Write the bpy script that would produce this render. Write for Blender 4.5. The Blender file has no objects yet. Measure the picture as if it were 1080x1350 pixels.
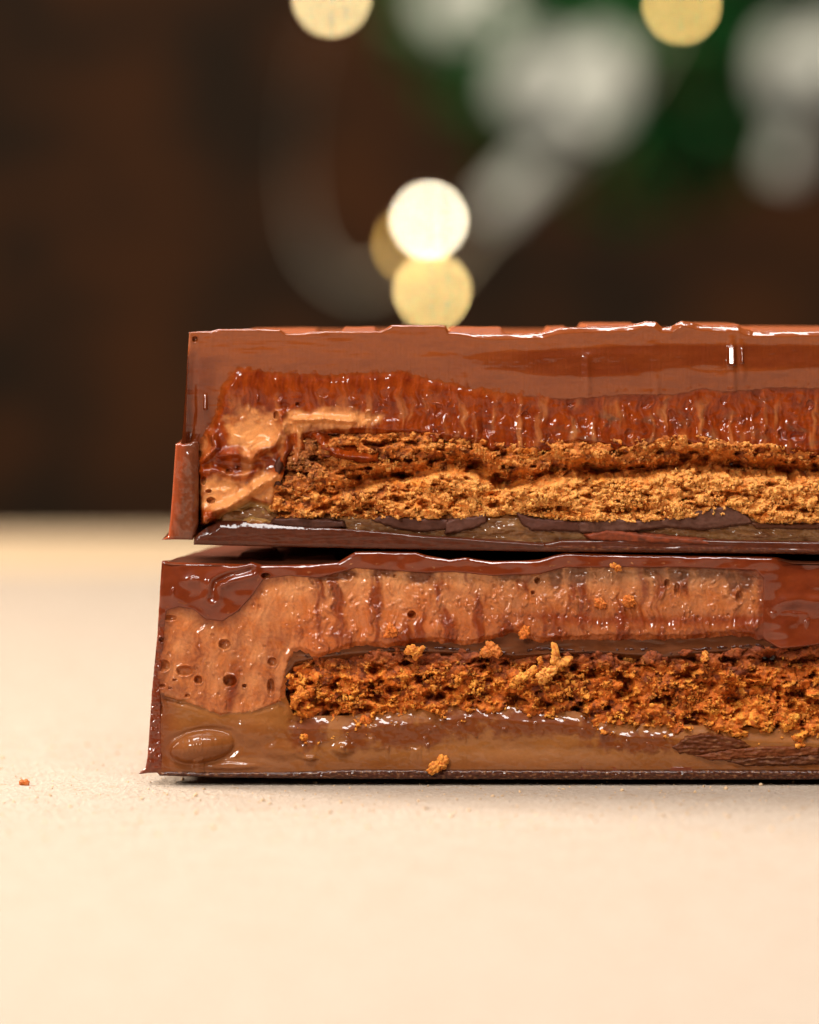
import bpy, bmesh, math, random
import numpy as np
from mathutils import Vector, noise as mnoise

random.seed(7)
rng = np.random.default_rng(7)
sc = bpy.context.scene
C = sc.collection
CM = 0.01                      # everything below is written in centimetres
PX = 120.0                     # picture pixels (1080 wide) per centimetre on the cut faces

# ------------------------------------------------------------------ camera, world, lamps
D, EYE = 45.0, 370.0           # camera distance (cm) and picture row of the horizon
cam_d = bpy.data.cameras.new("camera"); cam = bpy.data.objects.new("camera", cam_d); C.objects.link(cam)
cam.location = (0, -D * CM, (1028 - EYE) / PX * CM)
cam.rotation_euler = (math.radians(90), 0, 0)
cam_d.sensor_fit = 'HORIZONTAL'; cam_d.sensor_width = 24
cam_d.lens = 24 * D * PX / 1080
cam_d.shift_y = -(675 - EYE) / 1080
cam_d.clip_start = 0.01; cam_d.clip_end = 100
cam_d.dof.use_dof = True; cam_d.dof.focus_distance = (D - 0.02) * CM
cam_d.dof.aperture_fstop = cam_d.lens / 9.9
sc.camera = cam

w = bpy.data.worlds.new("World"); sc.world = w; w.use_nodes = True
w.node_tree.nodes["Background"].inputs[0].default_value = (1.0, 0.86, 0.70, 1)
w.node_tree.nodes["Background"].inputs[1].default_value = 0.06

sc.view_settings.view_transform = 'Standard'
sc.view_settings.look = 'None'
sc.view_settings.exposure = 0.0
sc.view_settings.gamma = 1.0


def lamp(name, loc, target, sx, sy, watts, col=(1, 1, 1)):
    d = bpy.data.lights.new(name, 'AREA'); d.shape = 'RECTANGLE'
    d.size, d.size_y = sx * CM, sy * CM; d.energy = watts; d.color = col
    o = bpy.data.objects.new(name, d); C.objects.link(o)
    o.location = Vector(loc) * CM
    o.rotation_euler = (Vector(target) - Vector(loc)).to_track_quat('-Z', 'Y').to_euler()
    return o


lamp("window_light", (-6, 15, 48), (0, 2, 0), 36, 2.6, 1.7, (1.0, 0.97, 0.93))
lamp("left_fill_light", (-58, 22, 34), (-8, 12, 0), 30, 24, 11.5, (1.0, 0.91, 0.79))  # added out of view to brighten the left and middle of the table
lamp("overhead_light", (-3, -16, 40), (0, -2, 2), 38, 6.5, 2.4, (1.0, 0.98, 0.95))
FILL = (-30, -52, 32)
lamp("front_fill_light", FILL, (0, -4, 2), 9, 11, 2.55, (1.0, 0.95, 0.88))
lamp("room_light", (-60, 190, 190), (30, 390, 20), 90, 90, 56.0, (1.0, 0.85, 0.64))

# ------------------------------------------------------------------ numpy noise


def _h(ix, iy, s):
    n = (ix.astype(np.int64) * 374761393 + iy.astype(np.int64) * 668265263 + s * 1442695041) & 0xffffffff
    n = ((n ^ (n >> 13)) * 1274126177) & 0xffffffff
    n = ((n ^ (n >> 16)) * 2246822519) & 0xffffffff
    return ((n ^ (n >> 15)) & 0xffffff) / float(0xffffff)


def perlin(x, y, s=0):
    x0, y0 = np.floor(x), np.floor(y); fx, fy = x - x0, y - y0
    u, v = fx * fx * fx * (fx * (fx * 6 - 15) + 10), fy * fy * fy * (fy * (fy * 6 - 15) + 10)

    def g(ix, iy, dx, dy):
        a = _h(ix, iy, s) * 2 * math.pi
        return np.cos(a) * dx + np.sin(a) * dy
    a, b = g(x0, y0, fx, fy), g(x0 + 1, y0, fx - 1, fy)
    c, d = g(x0, y0 + 1, fx, fy - 1), g(x0 + 1, y0 + 1, fx - 1, fy - 1)
    return 1.5 * (a + (b - a) * u + ((c + (d - c) * u) - (a + (b - a) * u)) * v)      # about -1..1


def fbm(x, y, s=0, o=3, gain=.5):
    r, a, t = 0, 1.0, 0
    for k in range(o):
        r = r + a * perlin(x * 2 ** k, y * 2 ** k, s + 17 * k); t += a; a *= gain
    return r / t


def worley(x, y, s=0, jit=1.0):
    x0, y0 = np.floor(x), np.floor(y)
    f1 = np.full(x.shape, 9.0); f2 = np.full(x.shape, 9.0); cid = np.zeros(x.shape)
    for i in (-1, 0, 1):
        for j in (-1, 0, 1):
            cx, cy = x0 + i, y0 + j
            px = cx + .5 + jit * (_h(cx, cy, s) - .5); py = cy + .5 + jit * (_h(cx, cy, s + 5) - .5)
            d = np.hypot(px - x, py - y)
            n = d < f1
            f2 = np.where(n, f1, np.minimum(f2, d)); cid = np.where(n, _h(cx, cy, s + 9), cid); f1 = np.where(n, d, f1)
    return f1, f2, cid


def sstep(a, b, x):
    t = np.clip((x - a) / (b - a), 0, 1); return t * t * (3 - 2 * t)


def lerp(a, b, t): return a + (b - a) * t


class Grid:
    def __init__(s, x0, x1, y0, y1, step=1.0):
        s.x0, s.y0, s.step = x0, y0, step
        s.X, s.Y = np.meshgrid(np.arange(x0, x1 + .01, step), np.arange(y0, y1 + .01, step))

    def sd(s, poly, far=40.0):
        """signed distance to a closed outline, positive inside"""
        P = np.asarray(poly, float); out = np.full(s.X.shape, -far)
        m = ((s.X > P[:, 0].min() - far) & (s.X < P[:, 0].max() + far) & (s.Y > P[:, 1].min() - far) & (s.Y < P[:, 1].max() + far))
        x, y = s.X[m], s.Y[m]; d2 = np.full(x.shape, 1e9); ins = np.zeros(x.shape, bool)
        for (ax, ay), (bx, by) in zip(P, np.roll(P, -1, 0)):
            ex, ey = bx - ax, by - ay; L = ex * ex + ey * ey + 1e-9
            t = np.clip(((x - ax) * ex + (y - ay) * ey) / L, 0, 1)
            d2 = np.minimum(d2, (x - ax - t * ex) ** 2 + (y - ay - t * ey) ** 2)
            if ay != by:
                c = ((ay > y) != (by > y)) & (x < ex * (y - ay) / (by - ay) + ax); ins ^= c
        d = np.sqrt(d2); out[m] = np.where(ins, d, -np.minimum(d, far)); return out

    def line(s, pts, far=60.0):
        """distance to an open polyline"""
        P = np.asarray(pts, float); out = np.full(s.X.shape, far)
        m = ((s.X > P[:, 0].min() - far) & (s.X < P[:, 0].max() + far) & (s.Y > P[:, 1].min() - far) & (s.Y < P[:, 1].max() + far))
        x, y = s.X[m], s.Y[m]; d2 = np.full(x.shape, far * far)
        for (ax, ay), (bx, by) in zip(P[:-1], P[1:]):
            ex, ey = bx - ax, by - ay; L = ex * ex + ey * ey + 1e-9
            t = np.clip(((x - ax) * ex + (y - ay) * ey) / L, 0, 1)
            d2 = np.minimum(d2, (x - ax - t * ex) ** 2 + (y - ay - t * ey) ** 2)
        out[m] = np.sqrt(d2); return out


def W(px, py, r=0.0):
    """picture pixel on the cut face -> scene point in metres; r is relief towards the camera in pixels"""
    return np.stack(np.broadcast_arrays((px - 540.0) / PX * CM, -r / PX * CM, (1028.0 - py) / PX * CM), -1)


def lin(r, g, b):
    f = lambda c: ((c / 255 + .055) / 1.055) ** 2.4 if c > 10 else c / 255 / 12.92
    return np.array((f(r), f(g), f(b)))


def mesh_from(name, co, quads, smooth=True, tris=None):
    me = bpy.data.meshes.new(name)
    fs = quads if tris is None else tris
    n = fs.shape[1]
    me.vertices.add(len(co)); me.vertices.foreach_set("co", np.ascontiguousarray(co, np.float32).ravel())
    me.loops.add(fs.size); me.loops.foreach_set("vertex_index", np.ascontiguousarray(fs, np.int32).ravel())
    me.polygons.add(len(fs)); me.polygons.foreach_set("loop_start", np.arange(0, fs.size, n, dtype=np.int32))
    me.update(calc_edges=True)
    me.polygons.foreach_set("use_smooth", np.full(len(fs), smooth)); me.update()
    return me


def link(name, me, mat, parent=None, **props):
    o = bpy.data.objects.new(name, me); C.objects.link(o)
    if mat: me.materials.append(mat)
    if parent: o.parent = parent
    for k, v in props.items(): o[k] = v
    return o


def set_col(me, col):
    a = me.attributes.new("pigment", 'FLOAT_COLOR', 'POINT')
    c = np.ones((len(me.vertices), 4), np.float32); c[:, :3] = col
    a.data.foreach_set("color", c.ravel())


def sheet(name, mat, parent, G, r, sd, col, back=-60.0, lo=-6.0, snap=False, **props):
    """one piece of the cut face: relief r inside the outline sd > lo, closed by walls that run back into the bar.
    snap puts the rim exactly on the outline (for pieces that make the silhouette)."""
    X, Y = G.X, G.Y
    if snap:
        m = sd > -1.2
        gy, gx = np.gradient(sd, G.step); n = np.hypot(gx, gy) + 1e-6
        k = np.where(sd < 0, -sd, 0)
        X = X + k * gx / n; Y = Y + k * gy / n
    else:
        m = sd > lo
    q = m[:-1, :-1] & m[1:, :-1] & m[:-1, 1:] & m[1:, 1:]
    used = np.zeros(m.shape, bool)
    for a, b in ((0, 0), (0, 1), (1, 0), (1, 1)):
        used[a:q.shape[0] + a, b:q.shape[1] + b] |= q
    idx = np.full(m.shape, -1, np.int64); idx[used] = np.arange(used.sum())
    Q = np.stack([idx[:-1, :-1][q], idx[1:, :-1][q], idx[1:, 1:][q], idx[:-1, 1:][q]], 1)
    co = W(X[used], Y[used], r[used])
    cc = np.stack([col[..., k][used] for k in range(3)], 1)
    # walls
    e = np.concatenate([Q[:, [0, 1]], Q[:, [1, 2]], Q[:, [2, 3]], Q[:, [3, 0]]])
    n = len(co); key = e[:, 0] * n + e[:, 1]; rev = e[:, 1] * n + e[:, 0]
    be = e[~np.isin(key, rev)]
    bv, inv = np.unique(be, return_inverse=True); inv = inv.reshape(be.shape)
    f0 = co[bv]; f1 = co[bv].copy(); f1[:, 1] = -back / PX * CM
    nb = len(bv)
    co = np.concatenate([co, f0, f1]); cc = np.concatenate([cc, cc[bv], cc[bv]])
    S = np.stack([inv[:, 1] + n, inv[:, 0] + n, inv[:, 0] + n + nb, inv[:, 1] + n + nb], 1)
    me = mesh_from(name, co, np.concatenate([Q, S]))
    set_col(me, cc)
    return link(name, me, mat, parent, **props)


def rounding(sd, R):
    t = np.clip(1 - sd / R, 0, 1)
    return -R * (1 - np.sqrt(np.clip(1 - t * t, 0, 1)))


def dive(sd, k=1.6): return -k * np.clip(-sd, 0, None) + rounding(np.clip(sd, 0, None), 3.0)


def const(G, c): return np.broadcast_to(np.asarray(c, float), G.X.shape + (3,)).copy()


def mixc(a, b, t): return a + (b - a) * t[..., None]


# ------------------------------------------------------------------ materials


def mat(name, rough=.4, coat=0., coat_rough=.08, sss=0., sss_cm=.1, grain=0., grain_px=3.0, bump=0., bump_px=3.0, spec=.5, base=None, rvar=0.):
    m = bpy.data.materials.new(name); m.use_nodes = True
    nt = m.node_tree; b = nt.nodes["Principled BSDF"]; N = nt.nodes.new; L = nt.links.new
    b.inputs["Roughness"].default_value = rough
    b.inputs["Coat Weight"].default_value = coat; b.inputs["Coat Roughness"].default_value = coat_rough
    b.inputs["Specular IOR Level"].default_value = spec
    b.inputs["Coat IOR"].default_value = 1.55
    b.inputs["Subsurface Weight"].default_value = sss
    b.inputs["Subsurface Scale"].default_value = sss_cm * CM
    b.inputs["Subsurface Radius"].default_value = (1.0, .38, .14)
    tc = N("ShaderNodeTexCoord")
    if base is None:
        at = N("ShaderNodeAttribute"); at.attribute_name = "pigment"; src = at.outputs["Color"]
    else:
        rgb = N("ShaderNodeRGB"); rgb.outputs[0].default_value = (*base, 1); src = rgb.outputs[0]
    if grain:
        n = N("ShaderNodeTexNoise"); n.inputs["Scale"].default_value = PX / CM / grain_px / 1.6; n.inputs["Detail"].default_value = 4
        n.inputs["Roughness"].default_value = .65
        L(tc.outputs["Object"], n.inputs["Vector"])
        mr = N("ShaderNodeMapRange"); mr.inputs[1].default_value = .3; mr.inputs[2].default_value = .7
        mr.inputs[3].default_value = 1 - grain; mr.inputs[4].default_value = 1 + grain
        L(n.outputs[0], mr.inputs[0])
        mx = N("ShaderNodeMix"); mx.data_type = 'RGBA'; mx.blend_type = 'MULTIPLY'; mx.inputs[0].default_value = 1
        L(src, mx.inputs[6]); L(mr.outputs[0], mx.inputs[7]); src = mx.outputs[2]
    L(src, b.inputs["Base Color"])
    if rvar:
        n3 = N("ShaderNodeTexNoise"); n3.inputs["Scale"].default_value = PX / CM / 26; n3.inputs["Detail"].default_value = 5
        L(tc.outputs["Object"], n3.inputs["Vector"])
        m3 = N("ShaderNodeMapRange"); m3.inputs[1].default_value = .35; m3.inputs[2].default_value = .65
        m3.inputs[3].default_value = max(.03, rough - rvar); m3.inputs[4].default_value = rough + rvar
        L(n3.outputs[0], m3.inputs[0]); L(m3.outputs[0], b.inputs["Roughness"])
    if bump:
        n2 = N("ShaderNodeTexNoise"); n2.inputs["Scale"].default_value = PX / CM / bump_px / 1.6; n2.inputs["Detail"].default_value = 3
        L(tc.outputs["Object"], n2.inputs["Vector"])
        bp = N("ShaderNodeBump"); bp.inputs["Strength"].default_value = 1; bp.inputs["Distance"].default_value = bump / PX * CM
        L(n2.outputs[0], bp.inputs["Height"]); L(bp.outputs[0], b.inputs["Normal"])
    return m


M_shell = mat("milk_chocolate", .40, .9, .09, .08, .03, spec=.06, grain=.07, grain_px=5, bump=.16, bump_px=4, rvar=.06)
M_fill = mat("glossy_caramel", .36, .5, .04, .12, .04, grain=.14, bump=.15, bump_px=4, rvar=.08, spec=.04)
M_mousse = mat("chocolate_mousse", .5, .5, .07, .10, .04, spec=.1, grain=.16, grain_px=2.6, bump=.5, bump_px=2.4, rvar=.12)
M_biscuit = mat("caramel_biscuit", .74, 0, .2, .25, .05, grain=.30, grain_px=4, bump=.8, bump_px=2.0, spec=.3)
M_carl = mat("soft_caramel", .4, .55, .05, .12, .05, spec=.1, grain=.07, grain_px=3, bump=.07, bump_px=5, rvar=.1)
M_dark = mat("dark_chocolate", .5, 0, .15, 0, .1, spec=.14, grain=.2, bump=.4, bump_px=3, rvar=.1)
M_base = mat("base_chocolate", .42, .45, .07, .05, .04, spec=.12, grain=.25, grain_px=4, bump=.4, bump_px=3, rvar=.12)

M_top = mat("moulded_chocolate", .55, 0, .3, .05, .03, spec=.2, grain=.08, bump=.3, bump_px=5)
MILK = lin(131, 62, 21)
FILLR = lin(137, 54, 10)
TAN = lin(208, 138, 80)

# ------------------------------------------------------------------ bar helpers


def thing(name, label, cat, loc=(0, 0, 0), group=None):
    o = bpy.data.objects.new(name, None); C.objects.link(o); o.location = loc; o.empty_display_size = .01
    o["label"] = label; o["category"] = cat
    if group: o["group"] = group
    return o


def bar_body(outline, top, bumps, depth_cm=4.6, skew=.17, sag=-1.0):
    """moulded top with raised pattern, plus sides and underside running back from the cut face (one bmesh)"""
    xs = np.arange(top[0][0], top[-1][0], 3.0)
    yt = np.interp(xs, [p[0] for p in top], [p[1] for p in top])
    ds = np.concatenate([np.arange(0, .5, .04), np.arange(.5, depth_cm + .01, .06)])
    Xg, Dg = np.meshgrid(xs, ds)
    flat = np.median(yt) + 6
    H = np.zeros(Xg.shape)
    for x0, x1, d0, d1, h in bumps:
        s = sstep(0, 6, Xg - x0) * sstep(0, 6, x1 - Xg) * sstep(0, .07, Dg - d0) * sstep(0, .07, d1 - Dg)
        H = np.maximum(H, h * s)
    back = flat + 1.2 * fbm(Xg / 60, Dg * 2, 3, 2) - H
    Yg = lerp(yt[None, :] + 0 * Dg, back, sstep(.05, .45, Dg))
    Yg[0] += 3.0; Yg[1] += .6
    # end slants away with depth
    x_l = xs[0]
    Xs = Xg + skew * Dg * PX * np.clip(1 - (Xg - x_l) / 160, 0, 1)
    co = np.stack([(Xs - 540) / PX * CM, (Dg + .02) * CM, (1028 - Yg) / PX * CM], -1)
    nr, nc = Xg.shape
    ii = np.arange(nr * nc).reshape(nr, nc)
    Q = np.stack([ii[:-1, :-1].ravel(), ii[:-1, 1:].ravel(), ii[1:, 1:].ravel(), ii[1:, :-1].ravel()], 1)
    co = co.reshape(-1, 3)
    # lower body: outline prism from 0.5 cm behind the face to the back
    P = np.asarray(outline, float); n = len(P); cx, cy = P.mean(0)
    Pin = P.copy(); Pin[:, 1] = np.clip(Pin[:, 1], np.median(yt) + 10, None)
    rows = []
    for d in (.03, .5, 1.5, 3.0, depth_cm):
        R = Pin.copy(); R[:, 0] += skew * d * PX * np.clip(1 - (R[:, 0] - x_l) / 160, 0, 1)
        R[:, 1] += -1.0 if d < 1 else sag
        rows.append(np.stack([(R[:, 0] - 540) / PX * CM, np.full(n, d * CM), (1028 - R[:, 1]) / PX * CM], -1))
    b0 = len(co); co = np.concatenate([co] + rows)
    F = []
    for k in range(4):
        for i in range(n):
            j = (i + 1) % n; F.append((b0 + k * n + i, b0 + k * n + j, b0 + (k + 1) * n + j, b0 + (k + 1) * n + i))
    return co, np.concatenate([Q, np.array(F)])


def join_into(o, co, Q, col):
    """add more geometry to a piece that is already built"""
    me = o.data; n0 = len(me.vertices)
    a = np.empty(n0 * 3, np.float32); me.vertices.foreach_get("co", a)
    c0 = np.empty(n0 * 4, np.float32); me.attributes["pigment"].data.foreach_get("color", c0)
    f = np.empty(len(me.loops), np.int32); me.loops.foreach_get("vertex_index", f)
    nm = mesh_from(me.name, np.concatenate([a.reshape(-1, 3), co]), np.concatenate([f.reshape(-1, 4), Q + n0]))
    set_col(nm, np.concatenate([c0.reshape(-1, 4)[:, :3], np.broadcast_to(col, (len(co), 3))]))
    nm.materials.append(me.materials[0]); nm.materials.append(M_top); o.data = nm
    mi = np.zeros(len(nm.polygons), np.int32); mi[len(me.polygons):] = 1; nm.polygons.foreach_set("material_index", mi)


bm = bmesh.new(); bmesh.ops.create_icosphere(bm, subdivisions=2, radius=1); bm.verts.ensure_lookup_table()
ICO_V = np.array([v.co[:] for v in bm.verts]); ICO_F = np.array([[v.index for v in f.verts] for f in bm.faces]); bm.free()
bm = bmesh.new(); bmesh.ops.create_icosphere(bm, subdivisions=1, radius=1)
ICO1_V = np.array([v.co[:] for v in bm.verts]); ICO1_F = np.array([[v.index for v in f.verts] for f in bm.faces]); bm.free()


def grains(name, mat_, parent, px, py, r, size, cols):
    """many tiny uneven crumbs lying on the broken biscuit, too small to pick apart"""
    n = len(px); V, F = ICO_V, ICO_F
    s = size[:, None, None] * rng.uniform(.5, 1.5, (n, 1, 3)) * (np.sign(V) * np.abs(V) ** .7)[None] * rng.uniform(.6, 1.3, (n, len(V), 1))
    s = s / PX * CM
    co = W(px, py, r)[:, None, :] + s
    F = (F[None] + (np.arange(n) * len(V))[:, None, None]).reshape(-1, 3)
    me = mesh_from(name, co.reshape(-1, 3), None, True, F)
    set_col(me, np.repeat(cols, len(V), 0))
    return link(name, me, mat_, parent, kind="stuff")


def sample(G, A, x, y):
    i = np.clip(((y - G.y0) / G.step).astype(int), 0, A.shape[0] - 1); j = np.clip(((x - G.x0) / G.step).astype(int), 0, A.shape[1] - 1)
    return A[i, j]


def pit(G, r, x, y, rx, ry, depth, rim=1.2):
    d = np.hypot((G.X - x) / rx, (G.Y - y) / ry)
    d = d + .06 * fbm(G.X / 4, G.Y / 4, int(x), 2)
    return r - depth * np.sqrt(np.clip(1 - d * d, 0, 1)) + rim * np.exp(-((d - 1.12) / .16) ** 2)


def ledge(G, r, pts, h, k=.66, fall=2.5):
    """a wet fold: a short shelf that leans back towards the window, along pts (left to right)"""
    P = np.asarray(pts, float); x0, x1 = P[0, 0], P[-1, 0]
    j0, j1 = max(0, int((x0 - G.x0) / G.step)), int((x1 - G.x0) / G.step) + 2
    i0, i1 = max(0, int((P[:, 1].min() - 3 - G.y0) / G.step)), int((P[:, 1].max() + 9 * h - G.y0) / G.step) + 1
    X, Y = G.X[i0:i1, j0:j1], G.Y[i0:i1, j0:j1]
    if X.size == 0: return r
    u = np.clip((X - x0) / max(1e-6, x1 - x0), 0, 1)
    hx = h * np.clip(4 * u * (1 - u), 0, 1) ** .7 * (1 + .35 * fbm(X / 5, Y / 40, int(x0) % 97, 2)) + 1e-3
    t = Y - np.interp(X, P[:, 0], P[:, 1]) + hx * .5
    r[i0:i1, j0:j1] += np.where(t < hx, k * np.clip(t, 0, None), k * hx * np.exp(-(np.clip(t - hx, 0, None) / (fall * h)) ** 2))
    return r


def glints(G, r, seed, n, where, wide=(2, 7), high=(1.0, 2.2)):
    """many small random folds where the mask allows"""
    R = np.random.default_rng(seed); ys, xs = np.nonzero(where > R.uniform(0.02, 1, where.shape)); pick = R.integers(0, len(xs), n)
    for i in pick:
        x, y = G.x0 + xs[i] * G.step, G.y0 + ys[i] * G.step; w, h = R.uniform(*wide), R.uniform(*high); a, c = R.uniform(-.5, .5), R.uniform(-.06, .06)
        xx = np.linspace(-w, w, 5)
        r = ledge(G, r, np.stack([x + xx, y + a * xx + c * xx * xx], 1), h)
    return r


def facet(G, r, x0, x1, y0, y1):
    """a small flat patch shaped to glint, turned half way between the camera and the side light"""
    p = np.array([((x0 + x1) / 2 - 540) / PX, 0, (1028 - (y0 + y1) / 2) / PX])
    a, b = np.array(FILL) - p, np.array([0, -D, (1028 - EYE) / PX]) - p
    hv = a / np.linalg.norm(a) + b / np.linalg.norm(b)
    m = sstep(-1, 1, G.X - x0) * sstep(-1, 1, x1 - G.X) * sstep(-1, 1, G.Y - y0) * sstep(-1, 1, y1 - G.Y)
    base = sample(G, r, np.array([(x0 + x1) / 2]), np.array([y0]))[0]
    return lerp(r, base + hv[0] / hv[1] * (G.X - x0) - hv[2] / hv[1] * (G.Y - y0), m)


def crumb_relief(G, s):
    X, Y = G.X + 4 * fbm(G.X / 14, G.Y / 14, s, 2), G.Y + 4 * fbm(G.X / 14, G.Y / 14, s + 1, 2)
    a, _, ca = worley(X / 26, Y / 20, s + 2); b, _, cb = worley(X / 10, Y / 9, s + 3); c, _, cc = worley(X / 4.6, Y / 4.4, s + 4)
    return 12 * (.55 - a) + 5.0 * (.5 - b) + 10 * (ca - .5) + 3.0 * (cb - .5) + 1.8 * (.5 - c) + 5 * fbm(G.X / 40, G.Y / 26, s + 6, 3), ca, cb, cc


def biscuit_colours(G, cb, cc, light, s, dk, md, lt):
    n = fbm(G.X / 22, G.Y / 16, s, 3) * .5 + .5
    t = np.clip(.30 + .55 * light + .55 * (n - .5) + .40 * (cb - .5) + .35 * (cc - .5), 0, 1)
    c = mixc(mixc(const(G, dk), const(G, md), sstep(0, .5, t)), const(G, lt), sstep(.5, 1, t))
    return c


# ================================================================== TOP BAR
bar = thing("chocolate_bar", "upper chocolate bar half with crisp pale biscuit layer, resting on the other half", "chocolate bar", group="stacked halves of a filled chocolate bar")
G = Grid(205, 1240, 415, 745, 1.0); X, Y = G.X, G.Y
END = 1236
top_t = [(249.4, 438), (262, 436.8), (278.6, 436.4), (288, 433.8), (330, 433.6), (369, 434.6), (373, 437.5), (377, 440.3), (396, 440), (404, 438.8), (410.5, 437), (501, 436.8), (507, 434), (516, 428.2), (587, 428.4),
         (590, 433), (592, 437.3), (638, 440.6), (690, 440.4), (715, 438.7), (728, 435), (741, 432), (780, 431), (825, 430), (838, 427), (852, 423.4), (866, 424.4), (870, 428.5), (874, 431.3), (884, 431), (892, 426.5), (899, 423), (914, 425),
         (926, 429), (973, 430.7), (984, 434), (994, 436.7), (1080, 436.7), (1120, 437), (1128, 430), (1180, 429.5), (1190, 437), (END, 437)]
bot_t = [(END, 734), (1080, 731), (900, 729), (715, 727.6), (600, 725.5), (480, 723.4), (300, 719.5), (255, 718.2)]
out_t = top_t + bot_t + [(255.5, 700), (246, 660), (240, 620), (238, 600), (241, 560), (245, 500)]
sd_out = G.sd(out_t)

filltop = [(300, 492), (315, 480), (345, 483), (375, 488), (400, 488), (440, 490), (460, 487), (490, 487), (528, 484), (558, 493), (602, 502), (638, 511), (667, 514), (718, 518), (756, 520), (819, 514), (858, 514), (893, 514),
           (926, 505), (952, 511), (1027, 505), (1080, 506), (1160, 512), (1250, 508)]
fillbot = [(1250, 594), (1080, 594), (1027, 592), (967, 588), (926, 588), (890, 576), (864, 584), (834, 590), (760, 580), (697, 592), (667, 590), (640, 580), (608, 578), (564, 571), (480, 566), (430, 566), (395, 574), (374, 604), (362, 640), (357, 684),
           (345, 694), (300, 696), (272, 702), (258, 698), (254, 660), (252, 620), (256, 592), (266, 572), (281, 545), (288, 510)]
tongue = np.maximum.reduce([wd - G.line(p) + 4 * fbm(X / 10, Y / 8, 13 + k, 3) for k, (p, wd) in enumerate((
    ([(418, 574), (428, 588), (446, 597), (472, 601), (488, 604)], 5), ([(392, 570), (394, 590), (390, 606)], 5), ([(566, 568), (572, 580)], 4), ([(646, 578), (650, 588)], 5)))])
sd_fill = np.maximum(G.sd(filltop + fillbot) + 2.2 * fbm(X / 11, Y / 13, 4, 3), tongue)
bistop = [(366, 604), (383, 582), (430, 574), (480, 572), (564, 569), (608, 574), (640, 576), (667, 582), (697, 584), (730, 574), (780, 576), (834, 580), (864, 576), (890, 568), (926, 576), (967, 580), (1027, 586), (1080, 586), (1250, 586)]
bisbot = [(1250, 692), (1080, 690), (997, 687), (985, 678), (938, 678), (902, 684), (843, 688), (760, 688), (727, 685), (679, 680), (638, 682), (593, 687), (543, 684), (495, 685), (458, 683), (400, 684), (358, 684), (361, 640)]
sd_bis = G.sd(bistop + bisbot) + 2.5 * fbm(X / 9, Y / 9, 8, 3)
sd_open = np.maximum(sd_fill, G.sd(bistop + [(1250, 712), (900, 710), (715, 714), (561, 704), (374, 696), (290, 690), (300, 660)]))

# shell: slope of the cut face along the vertical makes the broad sheen bands; their dark band is also painted into the pigment
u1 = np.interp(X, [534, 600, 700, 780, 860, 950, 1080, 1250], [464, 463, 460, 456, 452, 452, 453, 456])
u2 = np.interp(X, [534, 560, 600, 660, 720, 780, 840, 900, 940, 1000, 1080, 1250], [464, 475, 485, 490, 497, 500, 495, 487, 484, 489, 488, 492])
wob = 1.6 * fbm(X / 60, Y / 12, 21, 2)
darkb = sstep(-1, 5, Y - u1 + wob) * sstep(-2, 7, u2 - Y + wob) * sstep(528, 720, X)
slope = lerp(.17, -.10, darkb)
r = -np.cumsum(slope, 0) * G.step
r = r - r[30:31, :] + .8 * fbm(X / 45, Y / 14, 31, 3) + 1.6 * fbm(X / 90, Y / 24, 32, 2) + .22 * fbm(X / 3.2, Y / 50, 35, 2) + .25 * fbm(X / 70, Y / 3.5, 36, 2) * sstep(560, 420, X)
# the glossy hollow along the left wall
r += -3 * np.exp(-((X - 284) / 13) ** 2) * sstep(455, 500, Y) - 3 * np.exp(-(G.line([(256, 470), (254, 540), (247, 600)]) / 5) ** 2)
r += .7 * fbm(X / 12, Y / 40, 37, 2) * sstep(300, 270, X)
for x, h0, h1, a in ((774, 468, 520, 2.2), (965, 446, 520, 2.6), (978, 450, 500, 1.8), (866, 495, 530, 1.5), (612, 495, 530, 1.2)):
    r += a * np.exp(-((X - x - .03 * (Y - h0)) / 4.5) ** 2) * sstep(h0 - 8, h0 + 10, Y) * sstep(h1 + 8, h1 - 8, Y)
r = pit(G, r, 257, 447, 4, 4, 5)
r = facet(G, r, 959.5, 968.5, 457, 481); r = facet(G, r, 268, 272, 520, 540); r = facet(G, r, 977, 980, 458, 478)
r += rounding(np.clip(sd_out, 0, None), 5.0 + 4.5 * sstep(585, 650, X) + 1.5 * fbm(X / 40, Y / 80, 33, 2)) * .12
r -= .66 * np.clip(2.5 + 4.5 * sstep(585, 650, X) + 2.0 * fbm(X / 28, Y / 90, 34, 3) - sd_out, 0, None) * sstep(470, 455, Y)
rs = r.copy(); r -= 44 * sstep(6, 15, sd_open)
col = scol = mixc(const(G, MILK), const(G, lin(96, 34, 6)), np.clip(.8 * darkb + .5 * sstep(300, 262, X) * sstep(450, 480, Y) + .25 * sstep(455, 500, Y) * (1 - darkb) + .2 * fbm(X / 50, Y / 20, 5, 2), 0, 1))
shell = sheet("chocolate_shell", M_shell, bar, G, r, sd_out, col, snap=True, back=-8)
co, Q = bar_body(out_t, top_t, [(447, 500, .35, 1.4, 9), (590, 668, .3, 1.3, 9), (720, 757, .4, 1.6, 9), (769, 850, .35, 2.2, 13), (914, 985, .3, 2.0, 13), (990, 1236, .5, 2.4, 8), (300, 420, .7, 2.2, 6)])
join_into(shell, co, Q, MILK)

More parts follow.
